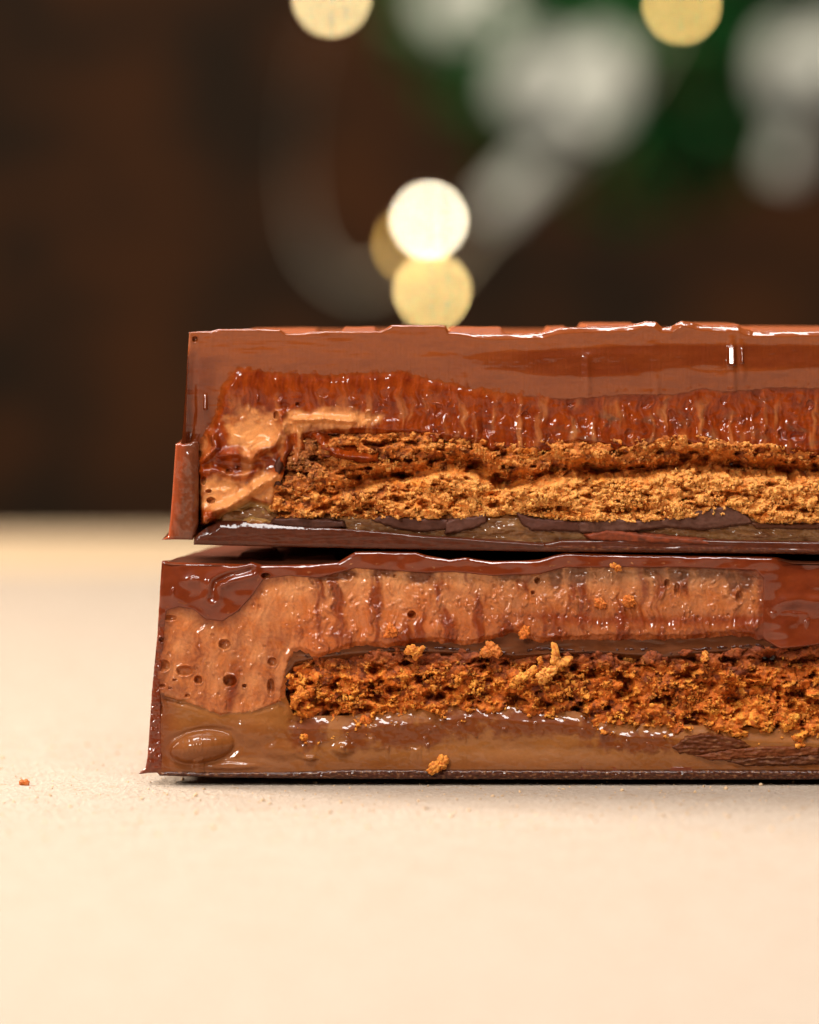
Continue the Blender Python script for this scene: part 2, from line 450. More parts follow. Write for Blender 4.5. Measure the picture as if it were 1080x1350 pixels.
# filling
wx, wy = X + 7 * fbm(X / 30, Y / 24, 40, 2), Y + 6 * fbm(X / 26, Y / 26, 39, 2)
rib = fbm(wx / 15, wy / 80, 41, 3); rib2 = fbm(wx / 6, wy / 9, 43, 3); patch = sstep(-.25, .4, fbm(X / 40, Y / 22, 44, 2))
low = sstep(505, 556, Y)
r = -3 - 6 * low + (1.0 + 2.0 * low) * rib + (.2 + 1.3 * low * (.2 + .8 * patch)) * rib2 + 2.6 * low * fbm(wx / 24, wy / 30, 45, 2) + .7 * fbm(wx / 5, wy / 60, 46, 2)
f1, f2, cid = worley(wx / 19, wy / 21, 47)
r += .10 * (Y - 530) * sstep(300, 360, X)
r += 1.6 * np.where(cid > .72, np.exp(-((f1 - .34) / .09) ** 2), 0) * sstep(505, 535, Y) * sstep(-.2, .3, rib2)      # broken bubble rings
r += -2.2 * np.where((cid > .72) & (cid < .86), np.sqrt(np.clip(1 - (f1 / .33) ** 2, 0, 1)), 0) * sstep(500, 530, Y)
f1, f2, cid = worley(wx / 8, wy / 9, 48)
r += 1.8 * np.where(cid > .84, np.sqrt(np.clip(1 - (f1 / .42) ** 2, 0, 1)), 0) * low * (.3 + .7 * patch)
f1, f2, cid = worley(wx / 5.5, wy / 11, 49)
r += 1.4 * np.where(cid > .88, np.sqrt(np.clip(1 - (f1 / .42) ** 2, 0, 1)), 0) * sstep(500, 525, Y) * patch
# left mass: pulled strands and pits
left = sstep(400, 350, X)
r = lerp(r, -6 + 3.2 * fbm(X / 24, Y / 24, 51, 2) + .8 * fbm(X / 8, Y / 8, 52, 2) * patch + .05 * (Y - 630), left * sstep(535, 560, Y))
for pts, wd, am in (([(264, 572), (280, 574), (286, 590), (270, 604), (256, 612)], 4.5, 6), ([(292, 600), (312, 597), (330, 604), (346, 592), (362, 588), (372, 566), (370, 548)], 6, 7),
                    ([(262, 690), (272, 676), (298, 668), (322, 654), (344, 638), (364, 628), (372, 632)], 6, 8), ([(262, 622), (282, 620), (310, 628), (340, 622)], 5, 4),
                    ([(376, 560), (380, 590), (372, 606)], 6, 6), ([(388, 553), (430, 552), (466, 555)], 4, 6), ([(262, 700), (268, 690), (280, 680)], 5, 5), ([(440, 598), (470, 602), (496, 604)], 3, 4)):
    r += 1.5 * am * np.exp(-(G.line(pts) / wd) ** 2) * (1.25 + .5 * fbm(X / 11, Y / 11, 60, 2))
r -= 9 * sstep(5, -4, G.line([(300, 688), (330, 670), (352, 676)]) - 10)
for p in ((268, 634, 3.5, 6, 9), (275, 648, 4, 3, 8), (278, 660, 6, 4.5, 10), (282, 688, 8, 6, 10), (258, 578, 9, 10, 14), (364, 548, 4, 6, 7), (392, 533, 3, 3, 6), (302, 622, 5, 4, 5), (314, 617, 3, 3, 4)):
    r = pit(G, r, *p)
r = glints(G, r, 5, 150, sstep(505, 545, Y) * sstep(3, 10, sd_fill) * (.25 + .75 * patch))
r = glints(G, r, 6, 40, sstep(560, 575, Y) * sstep(380, 360, X) * sstep(3, 10, sd_fill), (3, 9), (1.2, 2.6))
for pts, h in (([(298, 600), (306, 597), (321, 597)], 3.5), ([(331, 594), (340, 590), (351, 591)], 4.5), ([(357, 582), (364, 576), (371, 562)], 4), ([(386, 554), (398, 556), (410, 552), (424, 553)], 4), ([(430, 551), (446, 554), (466, 556)], 4),
               ([(438, 600), (456, 600), (474, 603), (492, 606)], 2.2), ([(264, 600), (274, 590), (283, 580)], 3), ([(250, 617), (260, 613), (271, 604)], 3), ([(322, 641), (329, 634), (337, 629)], 3), ([(506, 555), (518, 553), (530, 555)], 4), ([(491, 556), (500, 553)], 3),
               ([(420, 590), (427, 586)], 2.5), ([(304, 622), (316, 616)], 2), ([(256, 672), (266, 664), (276, 662)], 3), ([(900, 538), (910, 540), (918, 537)], 2.5), ([(952, 520), (966, 516)], 2.5), ([(1005, 528), (1014, 532), (1022, 540)], 2.2), ([(996, 548), (1000, 541), (1012, 538)], 2)):
    r = ledge(G, r, pts, h)
r = facet(G, r, 909, 913, 527, 533); r = facet(G, r, 904, 909, 537, 541); r = facet(G, r, 338, 341, 520, 528)
r += 3.5 * sstep(-5, 5, tongue)
edge_n = fbm(X / 9, Y / 11, 62, 3)
rim = np.maximum(sstep(556, 540, Y), sstep(300, 280, X))                       # where the filling runs into the shell without a seam
r += (1 - rim) * dive(sd_fill, .8)
r = lerp(r, rs - .2 + 1.0 * edge_n, rim * sstep(15, 1, sd_fill)) - .25 * rim * np.clip(-sd_fill, 0, None)
nz = fbm(X / 16, Y / 14, 71, 3)
tan = np.zeros(X.shape)
for x, y, a, b in ((334, 570, 36, 30), (296, 652, 36, 24), (392, 556, 22, 16), (350, 640, 26, 20), (440, 552, 60, 14)):
    tan = np.maximum(tan, sstep(1.25, .55, np.hypot((X - x) / a, (Y - y) / b) + .5 * nz))
tan = np.clip(tan + .4 * sstep(.05, .5, rib) * low, 0, 1)
olive = sstep(6, -6, G.line([(300, 690), (330, 674), (352, 678)]) - 12)
col = mixc(const(G, FILLR), const(G, lin(98, 28, 3)), np.clip(.45 + .7 * fbm(X / 14, Y / 18, 73, 3) + .6 * fbm(wx / 10, wy / 90, 76, 3), 0, 1))
col = mixc(col, const(G, lin(96, 62, 40)), .55 * sstep(.15, .6, fbm(X / 34, Y / 14, 74, 2)) * low * sstep(640, 760, X))
col = mixc(col, const(G, lin(84, 26, 4)), .7 * sstep(.0, .5, fbm(X / 46, Y / 26, 75, 3) - .1 * low) * sstep(.2, -.3, rib))
col = mixc(col, const(G, TAN), tan * .85)
col = mixc(col, const(G, lin(150, 112, 62)), olive)
col = mixc(col, scol, rim * sstep(12, 0, sd_fill + 5 * edge_n))
sheet("caramel_filling", M_fill, bar, G, r, sd_fill, col, lo=-7)

# biscuit
cr, ca, cb, cc = crumb_relief(G, 101)
valley = [(455, 642), (500, 632), (530, 628), (575, 618), (600, 612), (630, 620), (660, 640), (700, 634), (745, 622), (780, 624), (850, 624), (905, 612), (970, 616), (1030, 622), (1080, 622), (1250, 626)]
vy = np.interp(X, [p[0] for p in valley], [p[1] for p in valley])
vd = Y - vy + 5 * fbm(X / 15, Y / 30, 81, 3)
vdeep = sstep(440, 500, X) * (.55 + .45 * sstep(-.5, .3, fbm(X / 38, Y / 40, 83, 2)))
r = -7 + cr * .75 - 19 * sstep(.12, .42, fbm(X / 32, Y / 17, 85, 3)) + 6 * fbm(X / 60, Y / 30, 86, 2) - 34 * vdeep * np.exp(-(vd / np.where(vd < 0, 13, 8)) ** 2)
for x, y, a, b, d in ((531, 628, 18, 5, 22), (580, 603, 10, 7, 16), (630, 618, 13, 7, 20), (655, 628, 6, 4, 14), (975, 615, 9, 8, 11), (1038, 620, 16, 7, 16), (775, 616, 10, 6, 14), (560, 665, 9, 7, 14), (372, 612, 8, 16, 16), (455, 670, 8, 6, 10)):
    dd = np.hypot((X - x) / a, (Y - y) / b) + .25 * fbm(X / 6, Y / 6, 84, 2)
    r -= d * sstep(1.15, .5, dd)
lowl = sstep(2, 14, vd)
rag = fbm(X / 15, Y / 11, 181, 5, .62); cmk = sstep(.05, .22, rag + .12 * lowl - .05 * sstep(470, 380, X))
w1, _, wc = worley(X / 6.5 + .8 * rag, Y / 6 + .8 * fbm(X / 5, Y / 5, 182, 2), 183)
r += cmk * (4.5 + 5 * (.5 - w1) + 3 * (wc - .5)) + 1.0 * fbm(X / 3.2, Y / 3, 184, 2)
r += 5 * lowl * sstep(20, 4, sd_bis) * 0 + 3 * lowl
r += np.where(sd_bis < 0, 2.2 * sd_bis, 0) + rounding(np.clip(sd_bis, 0, None), 7)
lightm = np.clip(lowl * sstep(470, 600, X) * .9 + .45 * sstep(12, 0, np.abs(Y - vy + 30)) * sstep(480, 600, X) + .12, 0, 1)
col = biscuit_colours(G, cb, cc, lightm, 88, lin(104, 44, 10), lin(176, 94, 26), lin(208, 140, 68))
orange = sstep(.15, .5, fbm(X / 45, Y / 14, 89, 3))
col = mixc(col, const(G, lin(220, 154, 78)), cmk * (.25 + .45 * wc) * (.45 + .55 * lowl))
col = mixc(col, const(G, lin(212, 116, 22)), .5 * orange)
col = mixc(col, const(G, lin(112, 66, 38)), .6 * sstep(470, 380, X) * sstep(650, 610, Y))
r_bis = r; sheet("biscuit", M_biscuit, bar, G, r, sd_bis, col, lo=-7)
# loose grains, singly and in clumps
def clumps(seed, x0, x1, y0, y1, nclump, nsingle, keep, cols, pale, inside):
    R = np.random.default_rng(seed); px, py, pr, ps, pc = [], [], [], [], []
    tries = 0
    while nclump and tries < 6000:
        tries += 1
        cx, cy = R.uniform(x0, x1), R.uniform(y0, y1)
        if sample(G, inside, np.array([cx]), np.array([cy]))[0] < 2 or R.uniform() > sample(G, keep, np.array([cx]), np.array([cy]))[0]: continue
        nclump -= 1
        m = R.integers(6, 34); rad = 2.2 * math.sqrt(m) * R.uniform(.8, 1.2); an = R.uniform(0, 6.3, m); rd = rad * np.sqrt(R.uniform(0, 1, m))
        x, y = cx + rd * np.cos(an) * R.uniform(.8, 1.6), cy + rd * np.sin(an) * R.uniform(.6, 1.1)
        base = sample(G, r_bis, x, y).mean()
        h = base + 5 * (1 - (rd / rad) ** 2) * R.uniform(.5, 1.4) + R.uniform(-1, 1.5, m)
        tone = R.uniform(.0, .9)
        px.append(x); py.append(y); pr.append(h); ps.append(R.uniform(.8, 2.6, m)); pc.append(lerp(sample(G, cols, x, y), pale[None], np.clip(tone + R.uniform(-.2, .2, (m, 1)), 0, 1)))
    x, y = R.uniform(x0, x1, nsingle * 4), R.uniform(y0, y1, nsingle * 4)
    k = (sample(G, inside, x, y) > 0) & (R.uniform(0, 1, nsingle * 4) < sample(G, keep, x, y)); x, y = x[k][:nsingle], y[k][:nsingle]
    z = R.uniform(.6, 1.9, len(x)) ** 1.2; px.append(x); py.append(y); pr.append(sample(G, r_bis, x, y) + z * .4); ps.append(z)
    pc.append(lerp(sample(G, cols, x, y), pale[None], R.uniform(0, .6, (len(x), 1))))
    return [np.concatenate(a) for a in (px, py, pr, ps)] + [np.clip(np.concatenate(pc), 0, .75)]


keep = np.clip(.25 + .75 * lowl + .5 * sstep(14, 4, np.abs(Y - vy + 30)), 0, 1) * sstep(-40, -14, r_bis)
gx, gy, gr, gs, gc = clumps(1, 366, END - 8, 574, 688, 40, 1500, keep, col, lin(224, 156, 80), sd_bis)
grains("biscuit_crumbs", M_biscuit, bar, gx, gy, gr, gs, gc)

# caramel between biscuit and base
cp = [(284, 696), (296, 676), (347, 668), (358, 680), (458, 682), (1250, 684), (1250, 718), (900, 716), (715, 720), (561, 710), (374, 702)]
sd = G.sd(cp)
r = -9 + 3 * fbm(X / 22, Y / 9, 91, 3) + 1.0 * fbm(X / 7, Y / 4, 92, 2) + dive(sd)
r += 5 * np.exp(-(np.hypot((X - 668) / 26, (Y - 694) / 14)) ** 2)
for pts, h in (([(290, 689), (306, 686), (330, 689), (352, 691), (371, 694)], 5), ([(374, 688), (396, 687), (412, 689)], 3), ([(385, 697), (420, 698), (470, 701), (520, 704), (560, 706)], 2.5), ([(468, 692), (490, 694)], 2)):
    r = ledge(G, r, pts, h)
col = mixc(const(G, lin(140, 98, 58)), const(G, lin(96, 52, 26)), np.clip(.5 + .8 * fbm(X / 30, Y / 8, 93, 3), 0, 1))
sheet("caramel_layer", M_carl, bar, G, r, sd, col)

# base slab
bp_ = [(255, 718.2), (256.5, 710), (262, 703), (272, 696), (288, 687), (330, 687), (372, 692), (420, 695), (480, 699), (561, 706), (600, 708), (712, 715.5), (719, 716), (740, 712), (800, 711), (900, 710), (1000, 713), (END, 716)] + bot_t[:-1]
sd = G.sd(bp_)
topm = sstep(708, 702, Y) * sstep(600, 480, X)
r = 2.0 + .9 * fbm(X / 30, Y / 5, 95, 3) * (1 - topm) + rounding(np.clip(sd, 0, None), 5) * (1 - .9 * topm) - topm * .66 * np.clip(7.5 * sstep(470, 300, X) + 2 + 2.0 * fbm(X / 14, Y / 60, 98, 3) - sd, 0, None) + 1.5 * np.exp(-(G.line([(560, 708), (716, 719), (718, 714)]) / 1.8) ** 2)
r += 1.6 * np.exp(-((Y - np.interp(X, [720, 1080, 1250], [722, 726, 728])) / 2.5) ** 2) * sstep(715, 740, X)
bl = np.clip(.9 * fbm(X / 5, Y / 2.5, 97, 3) * np.exp(-((Y - np.interp(X, [300, 720, 1080, 1250], [716, 722, 727, 730])) / 3.5) ** 2), 0, 1)
col = mixc(const(G, lin(74, 30, 12)), const(G, lin(150, 96, 60)), bl * sstep(690, 740, X))
sheet("base_slab", M_base, bar, G, r, sd, col, snap=True, back=-60)

# dark chocolate pieces under the biscuit
for i, (poly, rr0, c) in enumerate((
        ([(490, 686), (500, 680), (545, 683), (591, 686), (588, 697), (560, 701), (520, 696)], -2, (84, 58, 52)), ([(587, 690), (600, 683), (625, 682), (641, 677), (642, 688), (625, 697), (588, 704)], -1, (88, 62, 56)),
        ([(682, 677), (700, 683), (760, 688), (782, 687), (781, 701), (700, 699), (688, 690)], -1, (84, 56, 50)), ([(760, 690), (800, 683), (843, 687), (880, 684), (926, 672), (960, 668), (985, 680), (992, 690), (930, 698), (880, 695), (800, 703), (765, 702)], 0, (96, 72, 66)),
        ([(358, 690), (362, 684), (400, 683), (452, 688), (455, 695), (420, 697), (372, 694)], 0, (66, 42, 36)), ([(772, 705), (800, 699), (845, 704), (930, 712), (936, 718), (840, 715), (780, 712)], 3, (128, 66, 40)),
        ([(985, 688), (1040, 692), (1100, 688), (1200, 692), (1236, 690), (1236, 700), (1100, 698), (1000, 697)], -4, (92, 62, 44)), ([(363, 612), (372, 596), (375, 604), (369, 622), (370, 640), (362, 640)], 1, (76, 50, 44)))):
    sd = G.sd(poly) + 1.4 * fbm(X / 7, Y / 6, 120 + i, 3)
    r = rr0 + 1.5 * fbm(X / 40, Y / 14, 130 + i, 2) + .5 * fbm(X / 9, Y / 6, 140 + i, 2) + dive(sd, 3)
    sheet("chocolate_shard", M_dark, bar, G, r, sd, mixc(const(G, lin(c[0] * .95, c[1] * .82, c[2] * .72)), const(G, lin(74, 40, 28)), np.clip(.3 + fbm(X / 12, Y / 5, 150 + i, 3), 0, 1)), lo=-3, back=-22)

# broken piece of shell at the end
tp = [(231.4, 585.5), (237, 583.5), (241, 585.5), (250, 584), (255, 581.5), (260, 582), (262, 587), (262, 640), (261, 692), (257, 705), (254, 712), (232, 711.5), (213, 712), (221.5, 707), (224.4, 684), (227, 650)]
sd = G.sd(tp)
r = 0 + 1.5 * fbm(X / 14, Y / 40, 161, 3) - 3 * sstep(252, 263, X) + .25 * fbm(X / 5, Y / 8, 162, 2) + rounding(np.clip(sd, 0, None), 4.5)
r += 2.5 * np.exp(-(G.line([(250, 600), (254, 650), (250, 700)]) / 5) ** 2)
col = mixc(const(G, lin(140, 62, 30)), const(G, lin(98, 48, 26)), sstep(232, 246, X - .0 * Y + 6 * fbm(X / 8, Y / 20, 163, 2) + .12 * (Y - 640)))
sheet("broken_shell_piece", M_shell, bar, G, r, sd, col, snap=True, back=-150)

# ================================================================== BOTTOM BAR
bar2 = thing("chocolate_bar", "lower chocolate bar half with tan mousse and dark crumbly biscuit, lying on the paper", "chocolate bar", group="stacked halves of a filled chocolate bar")
G = Grid(170, 1240, 720, 1036, 1.0); X, Y = G.X, G.Y
top_b = [(213, 740), (218, 740.6), (224.5, 742), (280, 743.2), (325, 744), (332, 741.3), (348, 745.6), (380, 745), (419.7, 744), (445.5, 741.6), (456, 735), (468.5, 727.6), (480, 727), (549, 728), (561, 732), (593, 738), (614, 735), (630, 738), (650, 740.5), (690, 739.6),
         (712, 738), (732, 732), (745, 729.4), (790, 730.6), (834, 731.6), (908, 733), (1000, 734), (1024, 735), (1045, 740), (1080, 741), (1140, 741), (1150, 736), (END, 736)]
bot_b = [(END, 1028), (1080, 1028), (780, 1028), (480, 1027.3), (285, 1025.3), (210, 1023)]
out_b = top_b + bot_b + [(207, 1019.5), (196, 1019.8), (183.5, 1021.4), (182.5, 1020), (191.5, 1013), (194.4, 997), (200, 911), (207, 839)]
sd_out = G.sd(out_b)
mtop = [(213, 800), (235, 793), (258, 797), (274, 810), (292, 812), (310, 800), (328, 780), (344, 757), (380, 752), (420, 755), (468, 742), (560, 748), (600, 747), (650, 752), (710, 750), (745, 741), (900, 741), (1000, 745), (1014, 760), (1013, 838)]
mbot = [(967, 832), (908, 838), (819, 838), (780, 838), (712, 841), (673, 829), (650, 838), (614, 846), (564, 841), (510, 849), (480, 846), (457, 849), (437, 857), (420, 863), (400, 855), (384, 856), (370, 908), (369, 924), (331, 940), (290, 942), (256, 930), (207, 912), (203, 905), (208, 850)]
inside = sd_out > 1.5
sd_m = np.minimum(G.sd(mtop + mbot) + 3.0 * fbm(X / 14, Y / 12, 204, 3) + 5 * fbm(X / 20, Y / 18, 205, 2) * sstep(985, 1005, X), G.sd(out_b) - 2)
btop = [(384, 868), (420, 866), (460, 861), (519, 857), (579, 856), (626, 859), (679, 863), (712, 857), (780, 860), (858, 857), (878, 865), (914, 859), (997, 852), (1012, 856), (1080, 850), (1250, 850)]
bbot = [(1250, 990), (1080, 987), (997, 984), (950, 975), (914, 968), (878, 986), (819, 975), (760, 958), (741, 958), (691, 947), (623, 950), (578, 964), (520, 968), (460, 972), (400, 985), (384, 962), (374, 955), (374, 905)]
sd_b = G.sd([(x, y - 3) for x, y in btop] + bbot) + 3.0 * fbm(X / 9, Y / 9, 208, 3) + 6 * sstep(925, 945, Y) * fbm(X / 16, Y / 12, 209, 3)
carp = [(204, 912), (256, 926), (290, 938), (331, 936), (371, 920), (384, 950), (460, 950), (623, 935), (760, 945), (830, 960), (1250, 975), (1250, 1017), (460, 1017), (382, 1020), (222, 1020), (208, 1012), (206, 960)]
bandp = [(372, 900), (384, 850), (420, 846), (480, 836), (560, 832), (660, 824), (760, 828), (900, 830), (970, 824), (1012, 832), (1030, 846), (1080, 842), (1250, 842), (1250, 854), (997, 856), (914, 863), (878, 868), (780, 861), (679, 866), (626, 862), (519, 860), (460, 864), (420, 869), (390, 874)]
sd_c = np.minimum(G.sd(carp), G.sd(out_b) - 2); sd_band = G.sd(bandp)
sd_m = np.where(inside, sd_m, -50); sd_c = np.where(inside, sd_c, -50)
hollow = mtop + [(1030, 848), (1080, 842), (1250, 842), (1250, 1018), (460, 1018), (222, 1021), (207, 1014), (205, 960), (204, 912), (203, 905), (208, 850)]
sd_open = np.where(inside, G.sd(hollow), -50)

# shell with its glossy corner and the glossy patch at the far end
r = 2.0 * fbm(X / 40, Y / 26, 231, 2) - 2 * sstep(760, 800, Y)
g1 = G.line([(280, 788), (284, 768), (300, 760), (330, 752)]); r += 4.0 * np.exp(-((g1 - 7) / 6) ** 2) - 2 * np.exp(-(g1 / 6) ** 2)
r += 2.5 * np.exp(-(np.hypot((X - 255) / 16, (Y - 765) / 7)) ** 2) + 2 * np.exp(-(np.hypot((X - 234) / 9, (Y - 788) / 10)) ** 2)
rr_ = sstep(1015, 1040, X)
r += rr_ * sstep(872, 852, Y) * (2.6 * fbm(X / 60, Y / 30, 233, 2) + 3 * np.exp(-((Y - 792) / 10) ** 2) + .13 * (Y - 790))
r += .09 * (Y - 775) * sstep(360, 330, X) * sstep(830, 800, Y)
for pts, h in (([(246, 763), (254, 760), (264, 762)], 3), ([(277, 790), (281, 778), (288, 769), (300, 764), (314, 755)], 4), ([(226, 778), (231, 774)], 3), ([(1030, 808), (1040, 806), (1066, 809)], 2.5), ([(1060, 820), (1068, 815)], 3), ([(1016, 807), (1024, 807)], 2)):
    r = ledge(G, r, pts, h)
r = pit(G, r, 350.5, 759, 6, 4, 10)
r = pit(G, r, 213, 844, 4, 3.5, 6)
r += 2.0 * fbm(X / 5, Y / 6, 236, 3) * sstep(232, 210, X) * sstep(800, 830, Y)
r += rounding(np.clip(sd_out, 0, None), 5) * lerp(.12, .6, sstep(760, 790, Y))
r -= .66 * np.clip(3.5 + 1.8 * fbm(X / 28, Y / 90, 34, 3) - sd_out, 0, None) * sstep(775, 760, Y)
rs = r.copy(); r -= 44 * sstep(6, 15, sd_open)
col = scol = mixc(const(G, lin(112, 44, 14)), const(G, lin(92, 30, 6)), np.clip(.4 + .7 * fbm(X / 36, Y / 18, 238, 3), 0, 1))
shell2 = sheet("chocolate_shell", M_shell, bar2, G, r, sd_out, col, snap=True, back=-8)
co, Q = bar_body(out_b[:-7] + out_b[-4:], top_b, [(372, 446, .3, 1.5, 7), (470, 560, .4, 2.2, 11), (590, 650, .9, 2.4, 8), (735, 1030, .2, 2.6, 10), (300, 360, .9, 1.8, 6), (330, 1240, 2.6, 4.7, 16)], sag=6.6)  # last, full-length bump is added at the back to keep the gap dark
join_into(shell2, co, Q, lin(96, 48, 28))

# mousse
wx = X + 9 * fbm(X / 40, Y / 30, 239, 2); wy = Y + 8 * fbm(X / 30, Y / 30, 240, 2)
st = fbm(wx / 23, wy / 90, 241, 3); fine = fbm(wx / 5, wy / 6.5, 242, 3); ang = fbm((wx + .35 * (Y - 850)) / 16, (Y - .3 * X) / 110, 243, 3)
patch = sstep(-.3, .45, fbm(X / 34, Y / 26, 248, 2))
leftm = sstep(410, 370, X)
r = -4 + 2.6 * lerp(st, ang, leftm) + (.3 + 1.1 * patch * (1 - .7 * leftm)) * fine + .8 * fbm(wx / 4.5, wy / 60, 257, 2) * (1 - .5 * leftm) + 2.6 * fbm(X / 30, Y / 30, 244, 2)
f1, f2, cid = worley(wx / 4.6, wy / 6.5, 254)
r += 2.1 * np.where(cid > .74, np.sqrt(np.clip(1 - (f1 / .42) ** 2, 0, 1)), 0) * patch * (1 - .75 * leftm)
f1, f2, cid = worley(wx / 11, wy / 19, 255)
r += 2.4 * np.where(cid > .84, np.sqrt(np.clip(1 - (f1 / .4) ** 2, 0, 1)), 0) * (1 - .9 * leftm) * sstep(755, 775, Y)
edge = np.interp(X, [380, 457, 564, 673, 780, 1012], [858, 850, 842, 830, 838, 838])
r += 2 * np.exp(-((Y - edge + 10) / 12) ** 2) * sstep(390, 430, X)
f1, f2, cid = worley(X / 9, Y / 10, 247)
r += -1.8 * np.where(cid < .10, np.sqrt(np.clip(1 - (f1 / .30) ** 2, 0, 1)), 0)
for p in ((296, 850, 8, 7, 9), (303, 898, 9, 8, 12), (322, 905, 3, 3, 8), (243, 885, 11, 7, 7), (261, 897, 5.5, 6, 8), (359, 873, 6, 6, 6), (357, 906, 5, 11, 8), (215, 878, 9, 8, 8), (211, 848, 4, 4, 6), (543, 811, 5.5, 5.5, 11), (709, 766, 4, 4.5, 9), (703, 782, 3, 3, 6),
          (224, 815, 9, 4, 5), (212, 905, 6, 3, 6), (247, 918, 4, 2.5, 4), (230, 897, 3, 2, 4), (224, 908, 3, 2, 4), (521, 760, 3, 3, 5), (880, 770, 4, 6, 6), (893, 778, 4, 9, 6), (975, 788, 5, 9, 6), (812, 745, 5, 5, 6)):
    r = pit(G, r, *p)
wet = np.zeros(X.shape); nz = fbm(X / 13, Y / 13, 250, 3)
for x, y, a, b in ((440, 757, 36, 9), (507, 750, 20, 12), (555, 757, 22, 15), (668, 752, 22, 13), (733, 756, 10, 22), (760, 752, 17, 20), (862, 748, 16, 12), (896, 756, 15, 16), (935, 750, 22, 14), (966, 766, 8, 18), (984, 760, 12, 20), (805, 742, 14, 9), (620, 744, 20, 7)):
    wet = np.maximum(wet, sstep(1.25, .6, np.hypot((X - x) / a, (Y - y) / b) + .55 * nz))
r = lerp(r, -6 + 2.5 * fbm(X / 18, Y / 14, 253, 2), wet * .8)
r += .05 * (Y - 800) * (1 - leftm)
r = glints(G, r, 7, 330, sstep(760, 785, Y) * sstep(3, 10, sd_m) * (.15 + .85 * patch) * (1 - .8 * leftm), (1.5, 5), (.9, 2.2))
r = glints(G, r, 8, 60, wet * sstep(3, 9, sd_m), (3, 9), (1.2, 2.6))
for pts, h in (([(293, 932), (299, 927)], 3), ([(317, 930), (322, 926)], 3), ([(329, 931), (336, 928)], 2), ([(669, 768), (675, 758), (682, 751)], 3.5), ([(746, 770), (750, 756), (758, 742)], 4), ([(440, 764), (456, 765), (470, 763)], 2.5), ([(500, 740), (514, 739)], 2.5), ([(548, 771), (560, 768)], 2.5), ([(791, 756), (797, 746), (803, 741)], 3.5), ([(925, 752), (936, 748)], 4), ([(352, 908), (361, 910)], 2.5)):
    r = ledge(G, r, pts, h)
edge_n = fbm(X / 9, Y / 10, 256, 3)
rim = np.maximum(np.maximum(sstep(780, 765, Y), sstep(366, 350, X)), sstep(995, 1003, X)) * sstep(925, 905, Y)
r += (1 - rim) * (-.9 * np.clip(-sd_m, 0, None) + .6 * rounding(np.clip(sd_m, 0, None), 3.0))
r = lerp(r, rs - .2 + .9 * edge_n, rim * sstep(14, 1, sd_m)) - .25 * rim * np.clip(-sd_m, 0, None)
rm = r.copy()
streak = np.exp(-(G.line([(338, 776), (318, 812), (312, 860), (304, 936)]) / 12) ** 2) * np.clip(.45 + 1.2 * ang, 0, 1)
streak = np.maximum(streak, .8 * np.exp(-(G.line([(345, 870), (338, 900), (330, 934)]) / 6) ** 2) * np.clip(.5 + ang, 0, 1))
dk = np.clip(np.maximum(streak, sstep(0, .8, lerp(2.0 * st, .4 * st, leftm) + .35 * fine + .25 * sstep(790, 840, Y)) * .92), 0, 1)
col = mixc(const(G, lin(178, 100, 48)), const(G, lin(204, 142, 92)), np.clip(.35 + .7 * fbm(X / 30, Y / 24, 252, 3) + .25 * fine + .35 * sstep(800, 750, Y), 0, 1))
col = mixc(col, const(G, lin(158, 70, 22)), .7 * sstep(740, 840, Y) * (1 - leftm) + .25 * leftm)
col = mixc(col, const(G, lin(128, 66, 30)), .5 * sstep(470, 720, X) * np.clip(.75 + .6 * fbm(wx / 12, wy / 70, 258, 3), 0, 1))  # weaker light towards the right, put into the pigment
col = mixc(col, const(G, lin(112, 40, 6)), dk)
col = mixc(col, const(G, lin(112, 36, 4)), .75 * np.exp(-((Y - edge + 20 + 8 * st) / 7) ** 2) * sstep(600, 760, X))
col = mixc(col, const(G, lin(96, 44, 18)), wet * .9)
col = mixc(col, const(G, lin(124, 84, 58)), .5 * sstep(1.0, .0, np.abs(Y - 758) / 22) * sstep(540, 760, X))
col = mixc(col, scol, rim * sstep(lerp(9, 26, leftm) + 34 * sstep(950, 1000, X), -4, sd_m + 6 * edge_n))
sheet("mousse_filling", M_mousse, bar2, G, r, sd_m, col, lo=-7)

# band of cream under the mousse and the thin dark coat of the biscuit
r = -8 + 1.0 * fbm(X / 40, Y / 12, 261, 2) + .10 * (Y - 850) + dive(sd_band)
sheet("cream_layer", M_carl, bar2, G, r, sd_band, mixc(const(G, lin(100, 54, 28)), const(G, lin(80, 38, 14)), np.clip(.5 + fbm(X / 60, Y / 10, 262, 2), 0, 1)))
ct = [(x, y - 3.5) for x, y in btop]; cb_ = [(x, y + 2) for x, y in reversed(btop)]
sd = G.sd([(376, 905), (379, 880)] + ct + cb_ + [(386, 880), (383, 905)]) + 2.0 * fbm(X / 14, Y / 8, 263, 3)
r = -7 + 2.2 * fbm(X / 9, Y / 6, 264, 3) + 1.2 * fbm(X / 4, Y / 4, 265, 2) + dive(sd, 1.8)
sheet("biscuit_coating", M_fill, bar2, G, r, sd, mixc(const(G, lin(56, 20, 8)), const(G, lin(104, 46, 18)), np.clip(fbm(X / 16, Y / 8, 266, 3), 0, 1)), lo=-4)

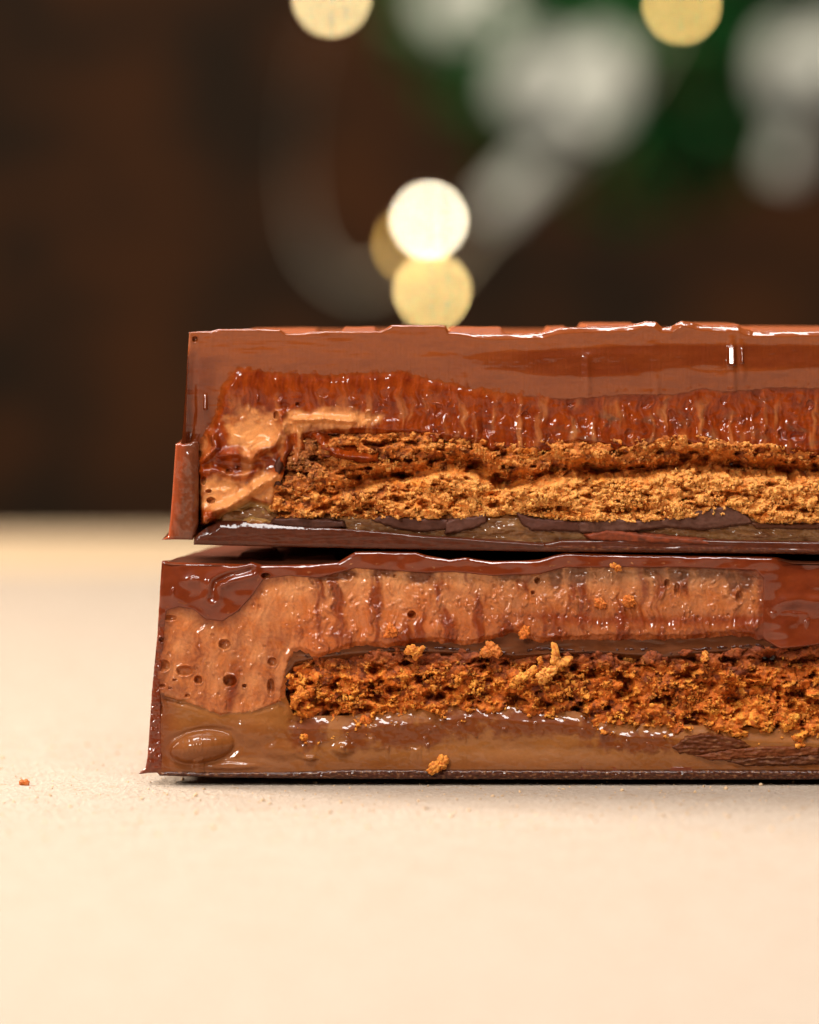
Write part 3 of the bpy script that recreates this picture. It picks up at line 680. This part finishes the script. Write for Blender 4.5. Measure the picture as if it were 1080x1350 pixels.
# biscuit
cr, ca, cb, cc = crumb_relief(G, 301)
r = -12 + cr * .85 - 22 * sstep(.12, .42, fbm(X / 30, Y / 18, 285, 3)) + 6 * fbm(X / 60, Y / 34, 286, 2)
for x, y, a, b, d in ((376, 930, 7, 26, 22), (519, 911, 12, 6, 18), (481, 936, 14, 5, 18), (538, 950, 13, 6, 18), (500, 957, 9, 5, 14), (676, 941, 13, 5, 18), (599, 947, 10, 5, 14), (970, 915, 11, 18, 13), (998, 905, 16, 6, 14), (878, 922, 12, 5, 16), (768, 948, 10, 6, 18),
                      (1017, 868, 10, 11, 15), (836, 935, 7, 9, 16), (950, 972, 9, 6, 14), (566, 918, 8, 6, 12), (640, 915, 14, 5, 10), (930, 905, 18, 6, 14), (1050, 915, 14, 6, 16), (1090, 930, 14, 8, 18), (420, 930, 10, 6, 14), (455, 950, 10, 7, 14), (715, 930, 10, 5, 12), (1150, 905, 20, 7, 20)):
    dd = np.hypot((X - x) / a, (Y - y) / b) + .3 * fbm(X / 6, Y / 6, 284, 2)
    r -= d * sstep(1.2, .45, dd)
r += 3 * sstep(940, 975, Y) * sstep(860, 960, X)
rag = fbm(X / 17, Y / 13, 381, 5, .62); cmk = sstep(.10, .26, rag) * sstep(864, 884, Y + 8 * fbm(X / 14, Y / 20, 385, 2))
w1, _, wc = worley(X / 7 + .8 * rag, Y / 6.5 + .8 * fbm(X / 5, Y / 5, 382, 2), 383)
r += cmk * (6 + 6 * (.5 - w1) + 3.5 * (wc - .5)) + 1.0 * fbm(X / 3.2, Y / 3, 384, 2)
r += np.where(sd_b < 0, 2.2 * sd_b, 0) + rounding(np.clip(sd_b, 0, None), 6)
lightm = np.clip(.10 + .45 * sstep(900, 960, X) * sstep(900, 940, Y), 0, 1)
col = biscuit_colours(G, cb, cc, lightm, 288, lin(96, 36, 6), lin(184, 92, 20), lin(222, 146, 54))
col = mixc(col, const(G, lin(224, 144, 52)), cmk * (.3 + .5 * wc))
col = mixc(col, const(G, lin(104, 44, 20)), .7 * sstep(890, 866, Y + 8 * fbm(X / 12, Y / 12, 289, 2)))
r_bis = r; sheet("biscuit", M_biscuit, bar2, G, r, sd_b, col, lo=-7)
keep = sstep(-.5, .4, fbm(X / 40, Y / 22, 291, 2)) * (.35 + .65 * sstep(868, 890, Y)) * sstep(-44, -20, r_bis)
gx, gy, gr, gs, gc = clumps(2, 384, END - 8, 866, 984, 40, 1200, keep, col, lin(226, 150, 58), sd_b)
grains("biscuit_crumbs", M_biscuit, bar2, gx, gy, gr, gs, gc)

# soft caramel along the bottom
r = -3 + 1.4 * fbm(X / 60, Y / 40, 301, 2) + .25 * fbm(X / 9, Y / 7, 302, 2)
d = np.hypot((X - 266) / 44, (Y - 985 + .12 * (X - 266)) / 21) + .05 * fbm(X / 20, Y / 20, 303, 2)
r += 15 * np.clip(1 - d * d, 0, 1) - 2.0 * np.exp(-((d - 1.1) / .16) ** 2)
for x, y, a, b, h in ((335, 965, 40, 22, 3), (372, 990, 30, 14, 2.5), (405, 992, 20, 12, 2), (452, 988, 16, 11, 5), (300, 1010, 50, 6, 3), (410, 1000, 12, 4, 3)):
    d = np.hypot((X - x) / a, (Y - y) / b) + .12 * fbm(X / 10, Y / 10, 304, 2); r += h * sstep(1.1, .3, d)
drip = np.zeros(X.shape); nz = fbm(X / 12, Y / 10, 305, 3)
for x, y, a, b in ((525, 968, 48, 20), (610, 954, 40, 19), (690, 954, 60, 18), (560, 968, 36, 18), (774, 962, 13, 20), (800, 974, 15, 16), (470, 972, 20, 20), (405, 965, 26, 26), (850, 980, 50, 14), (740, 958, 30, 12)):
    drip = np.maximum(drip, sstep(1.3, .55, np.hypot((X - x) / a, (Y - y) / b) + .6 * nz))
r += drip * (.8 + .7 * fbm(X / 16, Y / 12, 306, 2))
for pts, h in (([(224, 993), (228, 984), (236, 975), (247, 969), (262, 967), (278, 970), (294, 973)], 6), ([(254, 1003), (262, 1000), (270, 998)], 5), ([(400, 994), (408, 997), (417, 995)], 3), ([(541, 985), (549, 988), (557, 984)], 3.5), ([(444, 987), (449, 981), (456, 984)], 3), ([(508, 985), (514, 984)], 2.5), ([(560, 981), (567, 980)], 2.5)):
    r = ledge(G, r, pts, h, fall=4)
r = glints(G, r, 9, 40, drip, (1.5, 5), (1.0, 2.0))
r += .05 * (Y - 975)
lm = sstep(384, 366, X); en = fbm(X / 12, Y / 8, 308, 3)
r = lerp(r - (1 - lm) * .5 * np.clip(12 - sd_c, 0, None) * sstep(1000, 985, Y) + (1 - lm) * sstep(985, 1000, Y) * dive(sd_c, .8), rm - .3 + .8 * en, lm * sstep(950, 930, Y) * sstep(12, 0, sd_c)) - .25 * lm * np.clip(-sd_c, 0, None)
r = lerp(r, rs - .2, sstep(222, 204, X) * .8)
olv = np.clip(sstep(1.3, .7, np.hypot((X - 300) / 90, (Y - 985) / 34)), 0, 1)
col = mixc(const(G, lin(144, 88, 42)), const(G, lin(120, 68, 24)), np.clip(.4 + .8 * fbm(X / 60, Y / 20, 307, 3), 0, 1))
col = mixc(col, const(G, lin(124, 68, 28)), olv * .8)
lighter = np.maximum(sstep(1.2, .6, np.hypot((X - 330) / 66, (Y - 1007) / 9) + .4 * fbm(X / 18, Y / 8, 309, 3)), .8 * sstep(1.2, .5, np.hypot((X - 700) / 130, (Y - 1000) / 14) + .4 * fbm(X / 30, Y / 10, 310, 3)))
col = mixc(col, const(G, lin(164, 108, 66)), lighter * .6)
col = mixc(col, const(G, lin(106, 48, 13)), drip * .95)
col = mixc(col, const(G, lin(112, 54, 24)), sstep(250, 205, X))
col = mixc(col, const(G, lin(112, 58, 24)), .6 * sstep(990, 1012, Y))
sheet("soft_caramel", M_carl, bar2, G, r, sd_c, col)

# base
bb = [(210, 1023), (212, 1019), (225, 1017), (285, 1018), (382, 1018), (460, 1015), (780, 1016), (END, 1016)] + bot_b[:-1]
sd = G.sd(bb)
r = 2 + 1.2 * fbm(X / 12, Y / 3, 311, 3) + 1.0 * fbm(X / 4, Y / 3, 312, 2) + rounding(np.clip(sd, 0, None), 4)
bl = np.clip(1.6 * fbm(X / 6, Y / 2.2, 313, 3) - .1, 0, 1)
sheet("base_slab", M_base, bar2, G, r, sd, mixc(const(G, lin(66, 28, 12)), const(G, lin(158, 108, 70)), bl * .8), snap=True)

for i, (poly, rr0, c) in enumerate((
        ([(886, 984), (905, 972), (935, 968), (975, 975), (990, 984), (960, 990), (920, 996), (895, 994)], 0, (86, 40, 16)), ([(915, 996), (960, 988), (1010, 984), (1080, 986), (1080, 996), (1000, 1000), (940, 1003)], 1, (100, 48, 20)),
        ([(960, 1004), (1000, 998), (1050, 997), (1120, 994), (1120, 1006), (1040, 1010), (980, 1010)], 2, (78, 38, 16)), ([(1080, 986), (1150, 984), (END, 988), (END, 1002), (1130, 1000), (1085, 996)], 0, (84, 42, 18)))):
    sd = G.sd(poly) + 2.0 * fbm(X / 9, Y / 5, 320 + i, 3)
    r = rr0 + 2.2 * fbm(X / 26, Y / 4, 330 + i, 3) + 1.2 * fbm(X / 6, Y / 4, 340 + i, 2) + dive(sd, 2.5)
    sheet("chocolate_shard", M_dark, bar2, G, r, sd, mixc(const(G, lin(*c)), const(G, lin(140, 92, 56)), np.clip(1.2 * fbm(X / 14, Y / 3, 350 + i, 3) - .1, 0, 1)), lo=-3, back=-22)

# ================================================================== crumbs that can be picked off
M_crumb = mat("golden_crumb", .7, 0, .2, .3, .06, grain=.25, grain_px=3, bump=.8, bump_px=2, spec=.3)
bm = bmesh.new(); bmesh.ops.create_icosphere(bm, subdivisions=5, radius=1)
CV = np.array([v.co[:] for v in bm.verts]); CF = np.array([[v.index for v in f.verts] for f in bm.faces]); bm.free()


def crumb(label, blobs, seed, r0, tint=(214, 138, 52), loc=None):
    """one irregular crumb grown from a few overlapping lumps given as (px, py, radius)"""
    B = np.array(blobs, float); c = (B[:, :2] * B[:, 2:]).sum(0) / B[:, 2].sum()
    ctr = np.stack([B[:, 0] - c[0], rng.uniform(-1.5, 1.5, len(B)), c[1] - B[:, 1]], 1)
    R = B[:, 2]
    # march each direction outward to the blended surface of the lumps
    t = np.full(len(CV), 70.0)
    for _ in range(46):
        p = CV * t[:, None]
        dd = np.linalg.norm(p[:, None, :] - ctr[None], axis=2) - R[None]
        t = np.maximum(t - np.clip((-np.log(np.exp(-dd / 1.6).sum(1)) * 1.6), -1, 30) * .7, .6)
    p = CV * t[:, None]
    off = np.array([mnoise.fractal(Vector(v / 5.0) + Vector((seed * 9.1, 0, 0)), 1.0, 2.0, 4) for v in p])
    vor = np.array([mnoise.voronoi(Vector(v / 3.4) + Vector((seed * 3.3, 0, 0)))[0][0] for v in p])
    p = p + CV * (2.0 * off + 3.0 * (.45 - vor))[:, None] * min(1.1, R.mean() / 4.5)
    me = mesh_from("biscuit_crumb", p / PX * CM, None, True, CF)
    k = np.clip(.5 + .9 * off, 0, 1)[:, None]
    set_col(me, lin(*tint) * k + lin(176, 92, 26) * (1 - k))
    o = link("biscuit_crumb", me, M_crumb, None, label=label, category="crumb", group="loose biscuit crumbs")
    o.location = W(c[0], c[1], r0) if loc is None else loc
    return o


crumb("golden crumb stuck to the dark coating above the lower biscuit's darkest pit", [(538, 858, 5), (545, 856, 6), (552, 861, 5), (548, 866, 4), (557, 854, 3)], 1, 0)
crumb("long pale golden crumb lying aslant on the lower biscuit, below the upright crumb", [(682, 896, 6), (690, 892, 6), (698, 888, 5), (704, 882, 5)], 2, 2, (236, 164, 70))
crumb("palest blocky golden crumb in the middle of the slanting crumb cluster", [(714, 892, 7), (722, 888, 8), (730, 882, 6), (718, 898, 4)], 3, 4, (240, 172, 84))
crumb("bent golden crumb with an upright prong reaching above the lower biscuit", [(731, 852, 5), (733, 861, 5), (730, 870, 5), (738, 876, 5), (746, 872, 6), (751, 869, 5)], 4, 3, (230, 160, 72))
crumb("tiny oval golden crumb beside the upright prong", [(712, 868, 3), (713, 873, 3.5)], 5, 1)
crumb("large golden crumb stuck low over the base slab of the lower half", [(568, 1017, 5), (575, 1011, 7), (583, 1007, 7), (588, 1001, 4), (581, 999, 4), (570, 1008, 4)], 6, 4)
crumb("orange crumb embedded at the lower edge of the mousse", [(512, 836, 6), (518, 832, 6), (514, 826, 4)], 7, 0, (196, 104, 36))
crumb("glazed crumb half sunk into the cream layer above the biscuit", [(640, 860, 7), (650, 857, 8), (656, 861, 6), (646, 850, 5)], 8, -1, (196, 116, 50))
crumb("small orange crumb on the mousse edge below its wettest patch", [(690, 836, 6), (695, 832, 5), (692, 828, 3)], 9, 0, (214, 116, 40))
crumb("orange crumb in the whitish upper part of the mousse", [(829, 790, 6), (834, 795, 5), (826, 795, 5)], 10, 0, (206, 116, 44))
crumb("faint orange crumb low in the mousse", [(790, 795, 6), (795, 798, 5)], 11, -1, (200, 108, 42))
crumb("two-lobed yellow crumb at the very top of the mousse", [(809, 746, 4), (815, 749, 4.5)], 12, 0, (210, 132, 50))
crumb("golden flake standing on the coating at the lower biscuit's upper edge", [(929, 868, 5), (930, 862, 4)], 13, -1, (226, 150, 66))
crumb("knobbly golden crumb hanging at the left end of the lower biscuit", [(392, 920, 7), (402, 916, 6), (396, 910, 5), (388, 928, 5)], 14, -2, (206, 124, 40))
crumb("brown crumb on the paper well away from the bars", [(28, 1031, 3.5), (34, 1030, 4), (35, 1034, 3)], 15, 0, (186, 108, 60), W(32.5, 1033.2, -5))

# ================================================================== table
tm = bpy.data.materials.new("cream_paper"); tm.use_nodes = True; nt = tm.node_tree; b = nt.nodes["Principled BSDF"]; N = nt.nodes.new; L = nt.links.new
b.inputs["Roughness"].default_value = .75; b.inputs["Specular IOR Level"].default_value = .25
tc = N("ShaderNodeTexCoord")
def tnoise(scale, det, lo, hi, a, bb_):
    n = N("ShaderNodeTexNoise"); n.inputs["Scale"].default_value = scale; n.inputs["Detail"].default_value = det; n.inputs["Roughness"].default_value = .6
    L(tc.outputs["Object"], n.inputs["Vector"]); m = N("ShaderNodeMapRange"); m.inputs[1].default_value = lo; m.inputs[2].default_value = hi
    m.inputs[3].default_value = a; m.inputs[4].default_value = bb_; L(n.outputs[0], m.inputs[0]); return n, m
n1, m1 = tnoise(1500, 5, .38, .62, 0, 1); n2, m2 = tnoise(260, 4, .35, .65, 0, 1); n4, m4 = tnoise(900, 3, .62, .70, 0, 1)
c1 = N("ShaderNodeMix"); c1.data_type = 'RGBA'; c1.inputs[6].default_value = (.39, .306, .236, 1); c1.inputs[7].default_value = (.475, .382, .302, 1); L(m1.outputs[0], c1.inputs[0])
c2 = N("ShaderNodeMix"); c2.data_type = 'RGBA'; c2.blend_type = 'MULTIPLY'; c2.inputs[0].default_value = .8; L(c1.outputs[2], c2.inputs[6])
r2 = N("ShaderNodeMix"); r2.data_type = 'RGBA'; r2.inputs[6].default_value = (.93, .90, .86, 1); r2.inputs[7].default_value = (1, 1, 1, 1); L(m2.outputs[0], r2.inputs[0]); L(r2.outputs[2], c2.inputs[7])
c3 = N("ShaderNodeMix"); c3.data_type = 'RGBA'; c3.inputs[7].default_value = (.34, .21, .11, 1); L(c2.outputs[2], c3.inputs[6])
mm = N("ShaderNodeMath"); mm.operation = 'MULTIPLY'; mm.inputs[1].default_value = .85; L(m4.outputs[0], mm.inputs[0]); L(mm.outputs[0], c3.inputs[0])
L(c3.outputs[2], b.inputs["Base Color"])
bp = N("ShaderNodeBump"); bp.inputs["Distance"].default_value = .0006; bp.inputs["Strength"].default_value = 1; L(n1.outputs[0], bp.inputs["Height"]); L(bp.outputs[0], b.inputs["Normal"])
def slab(name, m, x0, x1, y0, y1, z0, z1, **props):
    bm = bmesh.new()
    v = [bm.verts.new((x * CM, y * CM, z * CM)) for z in (z1, z0) for x, y in ((x0, y0), (x1, y0), (x1, y1), (x0, y1))]
    bm.faces.new(v[0:4])
    for i in range(4): bm.faces.new((v[(i + 1) % 4], v[i], v[i + 4], v[(i + 1) % 4 + 4]))
    bm.faces.new(v[7:3:-1]); bmesh.ops.recalc_face_normals(bm, faces=bm.faces)
    me = bpy.data.meshes.new(name); bm.to_mesh(me); bm.free()
    return link(name, me, m, None, **props)


slab("paper_sheet", tm, -62, 62, -72, 33, -.082, -.066, label="large cream paper sheet lying flat beneath the two bar halves", category="paper")
wm = bpy.data.materials.new("tan_wood"); wm.use_nodes = True; nt = wm.node_tree; b = nt.nodes["Principled BSDF"]; N = nt.nodes.new; L = nt.links.new
b.inputs["Roughness"].default_value = .6; b.inputs["Specular IOR Level"].default_value = .15
tc = N("ShaderNodeTexCoord"); mp = N("ShaderNodeMapping"); mp.inputs["Scale"].default_value = (8, 90, 90); n = N("ShaderNodeTexNoise"); n.inputs["Scale"].default_value = 1; n.inputs["Detail"].default_value = 4
rp = N("ShaderNodeValToRGB"); rp.color_ramp.elements[0].color = (.47, .325, .195, 1); rp.color_ramp.elements[1].color = (.56, .41, .26, 1); rp.color_ramp.elements[0].position = .3; rp.color_ramp.elements[1].position = .7
L(tc.outputs["Object"], mp.inputs[0]); L(mp.outputs[0], n.inputs[0]); L(n.outputs[0], rp.inputs[0]); L(rp.outputs[0], b.inputs["Base Color"])
slab("table_top", wm, -70, 70, -75, 46, -2.5, -.086, kind="structure")
# specks and paper fibres in the sharp band
n = 1800
px_, dy_ = rng.uniform(-6.5, 6.5, n), rng.uniform(-4.5, 5.0, n); s = rng.uniform(.004, .014, n) * rng.choice([1, 1, 1, 1.8], n)
co = np.stack([px_, dy_, s * .25 - .066], 1)[:, None] + s[:, None, None] * rng.uniform(.5, 1.4, (n, 1, 3)) * ICO1_V[None] * rng.uniform(.7, 1.2, (n, len(ICO1_V), 1))
me = mesh_from("paper_specks", (co * CM).reshape(-1, 3), None, True, (ICO1_F[None] + (np.arange(n) * len(ICO1_V))[:, None, None]).reshape(-1, 3))
set_col(me, np.repeat(lin(200, 165, 126)[None] * rng.uniform(.62, 1.15, (n, 1)), len(ICO1_V), 0))
link("paper_specks", me, mat("paper_fibre", .8, grain=.1), None, kind="stuff")

# ================================================================== background
DB = 3.7 * 100                                  # distance of the lights and ribbons from the camera, cm


def bg(px, py, d):                              # picture point at distance d (cm) from the camera -> metres
    k = d / (D * PX)
    return Vector(((px - 540) * k, d - D, (1028 - EYE) / PX + (EYE - py) * k)) * CM


def simple(name, c, rough=.6, emit=0, noise_=None):
    m = bpy.data.materials.new(name); m.use_nodes = True; nt = m.node_tree; b = nt.nodes["Principled BSDF"]
    b.inputs["Base Color"].default_value = (*c, 1); b.inputs["Roughness"].default_value = rough
    if emit: b.inputs["Emission Color"].default_value = (*c, 1); b.inputs["Emission Strength"].default_value = emit
    if noise_:
        c2_, sx, sz = noise_
        tc = nt.nodes.new("ShaderNodeTexCoord"); mp = nt.nodes.new("ShaderNodeMapping"); mp.inputs["Scale"].default_value = (sx, sx, sz)
        n = nt.nodes.new("ShaderNodeTexNoise"); n.inputs["Scale"].default_value = 1; n.inputs["Detail"].default_value = 2
        rp = nt.nodes.new("ShaderNodeValToRGB"); rp.color_ramp.elements[0].position = .38; rp.color_ramp.elements[1].position = .64
        rp.color_ramp.elements[0].color = (*c2_, 1); rp.color_ramp.elements[1].color = (*c, 1)
        nt.links.new(tc.outputs["Object"], mp.inputs[0]); nt.links.new(mp.outputs[0], n.inputs[0]); nt.links.new(n.outputs[0], rp.inputs[0]); nt.links.new(rp.outputs[0], b.inputs["Base Color"])
    return m


bm = bmesh.new()
vs = [bm.verts.new(Vector((x, y, z))) for y in (5.1, 5.25) for x, z in ((-4, -1.2), (4, -1.2), (4, 3), (-4, 3))]
for f in ((0, 1, 2, 3), (7, 6, 5, 4), (0, 4, 5, 1), (1, 5, 6, 2), (2, 6, 7, 3), (3, 7, 4, 0)): bm.faces.new([vs[i] for i in f])
bmesh.ops.recalc_face_normals(bm, faces=bm.faces)
me = bpy.data.meshes.new("wall"); bm.to_mesh(me); bm.free()
link("wall", me, simple("dark_brown_wall", (.115, .034, .005), .8, 0, ((.026, .0125, .0045), 7, 9)), None, kind="structure")


def tube(name, pts, rad, m, parent=None, flat=1.0, thin=None):
    """a cord or a flat ribbon (flat > 1 widens it) along pts, closed ends"""
    P = [Vector(p) for p in pts]; n = 8; co, F = [], []; rad0 = rad
    for i, p in enumerate(P):
        if thin: rad = rad0 * thin(i / (len(P) - 1))
        t = (P[min(i + 1, len(P) - 1)] - P[max(i - 1, 0)]).normalized()
        a = t.cross(Vector((0, 1, 0))).normalized(); c = a.cross(t).normalized()
        for k in range(n):
            an = 2 * math.pi * k / n; co.append(p + a * math.cos(an) * rad * flat + c * math.sin(an) * rad)
    for i in range(len(P) - 1):
        for k in range(n): F.append((i * n + k, i * n + (k + 1) % n, (i + 1) * n + (k + 1) % n, (i + 1) * n + k))
    F += [tuple(range(n))[::-1], tuple((len(P) - 1) * n + k for k in range(n))]
    me = bpy.data.meshes.new(name); me.from_pydata(co, [], F); me.update()
    for p in me.polygons: p.use_smooth = True
    return link(name, me, m, parent)


def smooth(pts, k=6):
    out = []
    P = [pts[0]] + list(pts) + [pts[-1]]
    for i in range(1, len(P) - 2):
        for j in range(k):
            t = j / k
            out.append(tuple(.5 * (2 * P[i][a] + (P[i + 1][a] - P[i - 1][a]) * t + (2 * P[i - 1][a] - 5 * P[i][a] + 4 * P[i + 1][a] - P[i + 2][a]) * t * t
                                   + (3 * P[i][a] - P[i - 1][a] - 3 * P[i + 1][a] + P[i + 2][a]) * t ** 3) for a in range(len(pts[0]))))
    return out + [pts[-1]]


M_cord = simple("white_cord", (.75, .70, .62), .5)
M_ribbon = simple("white_satin_ribbon", (.84, .90, .90), .45)
lights = thing("string_lights", "string of small warm fairy lights on a sagging pale cord", "string lights", bg(560, 330, DB))
inv = -Vector(lights.location)
cord = smooth([(437, -10), (400, 110), (392, 230), (412, 330), (470, 375), (545, 350), (575, 372), (640, 300), (720, 240), (800, 170), (860, 80), (898, 5)])
tube("cord", [bg(x, y, DB) + inv for x, y in cord], .0029, M_cord, lights, thin=lambda t: .1 + .8 * min(1, max(0, (t - .16) / .16)) if t < .7 else .6)
for x, y, e, dd, c in ((437, -3, 58, 0, (1.0, .76, .37)), (565.5, 290, 80, 0, (1.0, .88, .62)), (570, 384, 54, 4, (1.0, .70, .26)), (541, 322, 17, 6, (1.0, .58, .14)), (899, 6, 46, 0, (1.0, .66, .21))):
    bm = bmesh.new(); bmesh.ops.create_icosphere(bm, subdivisions=3, radius=.0042)
    for v_ in bm.verts: v_.co.z *= 1.15
    me = bpy.data.meshes.new("bulb"); bm.to_mesh(me); bm.free()
    for p in me.polygons: p.use_smooth = True
    o = link("bulb", me, simple("warm_bulb", c, .3, e), lights); o.location = bg(x, y, DB - dd) + inv
    sck = tube("socket", [Vector((0, 0, .004)), Vector((0, 0, .010))], .0030, M_cord, o)


def bow(label, knot, loops, tails, d):
    t = thing("ribbon_bow", label, "ribbon bow", bg(*knot, d), "white ribbon bows in the foliage"); iv = -Vector(t.location)
    for pts in loops:
        n = len(pts); tube("loop", [bg(x, y, d - 3 * math.sin(math.pi * i / (n * 6 - 6))) + iv for i, (x, y) in enumerate(smooth(pts))], .0012, M_ribbon, t, 16)
    for pts in tails: tube("tail", [bg(x, y, d) + iv for x, y in smooth(pts)], .0010, M_ribbon, t, 14)
    bm = bmesh.new(); bmesh.ops.create_icosphere(bm, subdivisions=3, radius=.018)
    for v_ in bm.verts: v_.co.x *= 1.1; v_.co.y *= .6
    me = bpy.data.meshes.new("knot"); bm.to_mesh(me); bm.free(); o = link("knot", me, M_ribbon, t); o.location = Vector((0, -.012, 0))


bow("brightest white ribbon bow with a long tail slanting down towards the fairy lights", (772, 105), [[(772, 105), (730, 78), (690, 95), (684, 125), (720, 140), (772, 108)], [(772, 105), (790, 72), (806, 90), (800, 140), (780, 150), (772, 110)]], [[(775, 120), (740, 175), (695, 230), (648, 282)], [(780, 110), (786, 150), (770, 190)]], DB - 6)
bow("white ribbon bow cut off by the photo's edge, beside the lone top light", (1068, 88), [[(1068, 88), (1040, 60), (1030, 90), (1040, 125), (1068, 92)], [(1068, 88), (1110, 50), (1120, 100), (1068, 92)]], [[(1066, 110), (1048, 170), (1030, 232)]], DB - 2)
bow("dim grey-green ribbon bow mostly above the frame between the two top lights", (620, -20), [[(620, -20), (580, 0), (600, 25), (622, -16)], [(620, -20), (670, 5), (650, 30), (622, -16)]], [[(618, -10), (600, 20), (590, 60)]], DB + 20)

# evergreen behind the ribbons
tree = thing("evergreen_tree", "dark green leafy evergreen hung with white ribbon and fairy lights", "tree", bg(860, 40, DB + 30))
iv = -Vector(tree.location)
M_leaf = simple("green_leaf", (.008, .15, .03), .5); M_stem = simple("brown_stem", (.06, .035, .02), .7)
tube("trunk", [bg(880, -700, DB + 30) + iv, bg(875, -200, DB + 30) + iv, bg(868, 60, DB + 30) + iv], .02, M_stem, tree)
co, F = [], []
R_ = random.Random(3)
for k in range(5200):
    while True:
        a, b_, c_ = R_.uniform(-1, 1), R_.uniform(-1, 1), R_.uniform(-1, 1)
        if a * a + b_ * b_ + c_ * c_ < 1: break
    px, py = 830 + 350 * a, -60 + 340 * b_ - 60 * a * a
    if mnoise.noise(Vector((px / 95, py / 80, c_ * 2))) < -.02 - .25 * (px > 830): continue
    p = bg(px, py, DB + 34 + 26 * c_) + iv
    d1 = Vector((R_.uniform(-1, 1), R_.uniform(-1, 1), R_.uniform(-1.2, .3))).normalized(); d2 = d1.orthogonal().normalized()
    d2.rotate(__import__("mathutils").Quaternion(d1, R_.uniform(0, 6.3)))
    l, w_ = R_.uniform(.02, .045), R_.uniform(.006, .012); n0 = len(co)
    co += [p, p + d1 * l * .5 + d2 * w_, p + d1 * l, p + d1 * l * .5 - d2 * w_]; F.append((n0, n0 + 1, n0 + 2, n0 + 3))
me = bpy.data.meshes.new("foliage"); me.from_pydata(co, [], F); me.update()
link("foliage", me, M_leaf, tree, kind="stuff")
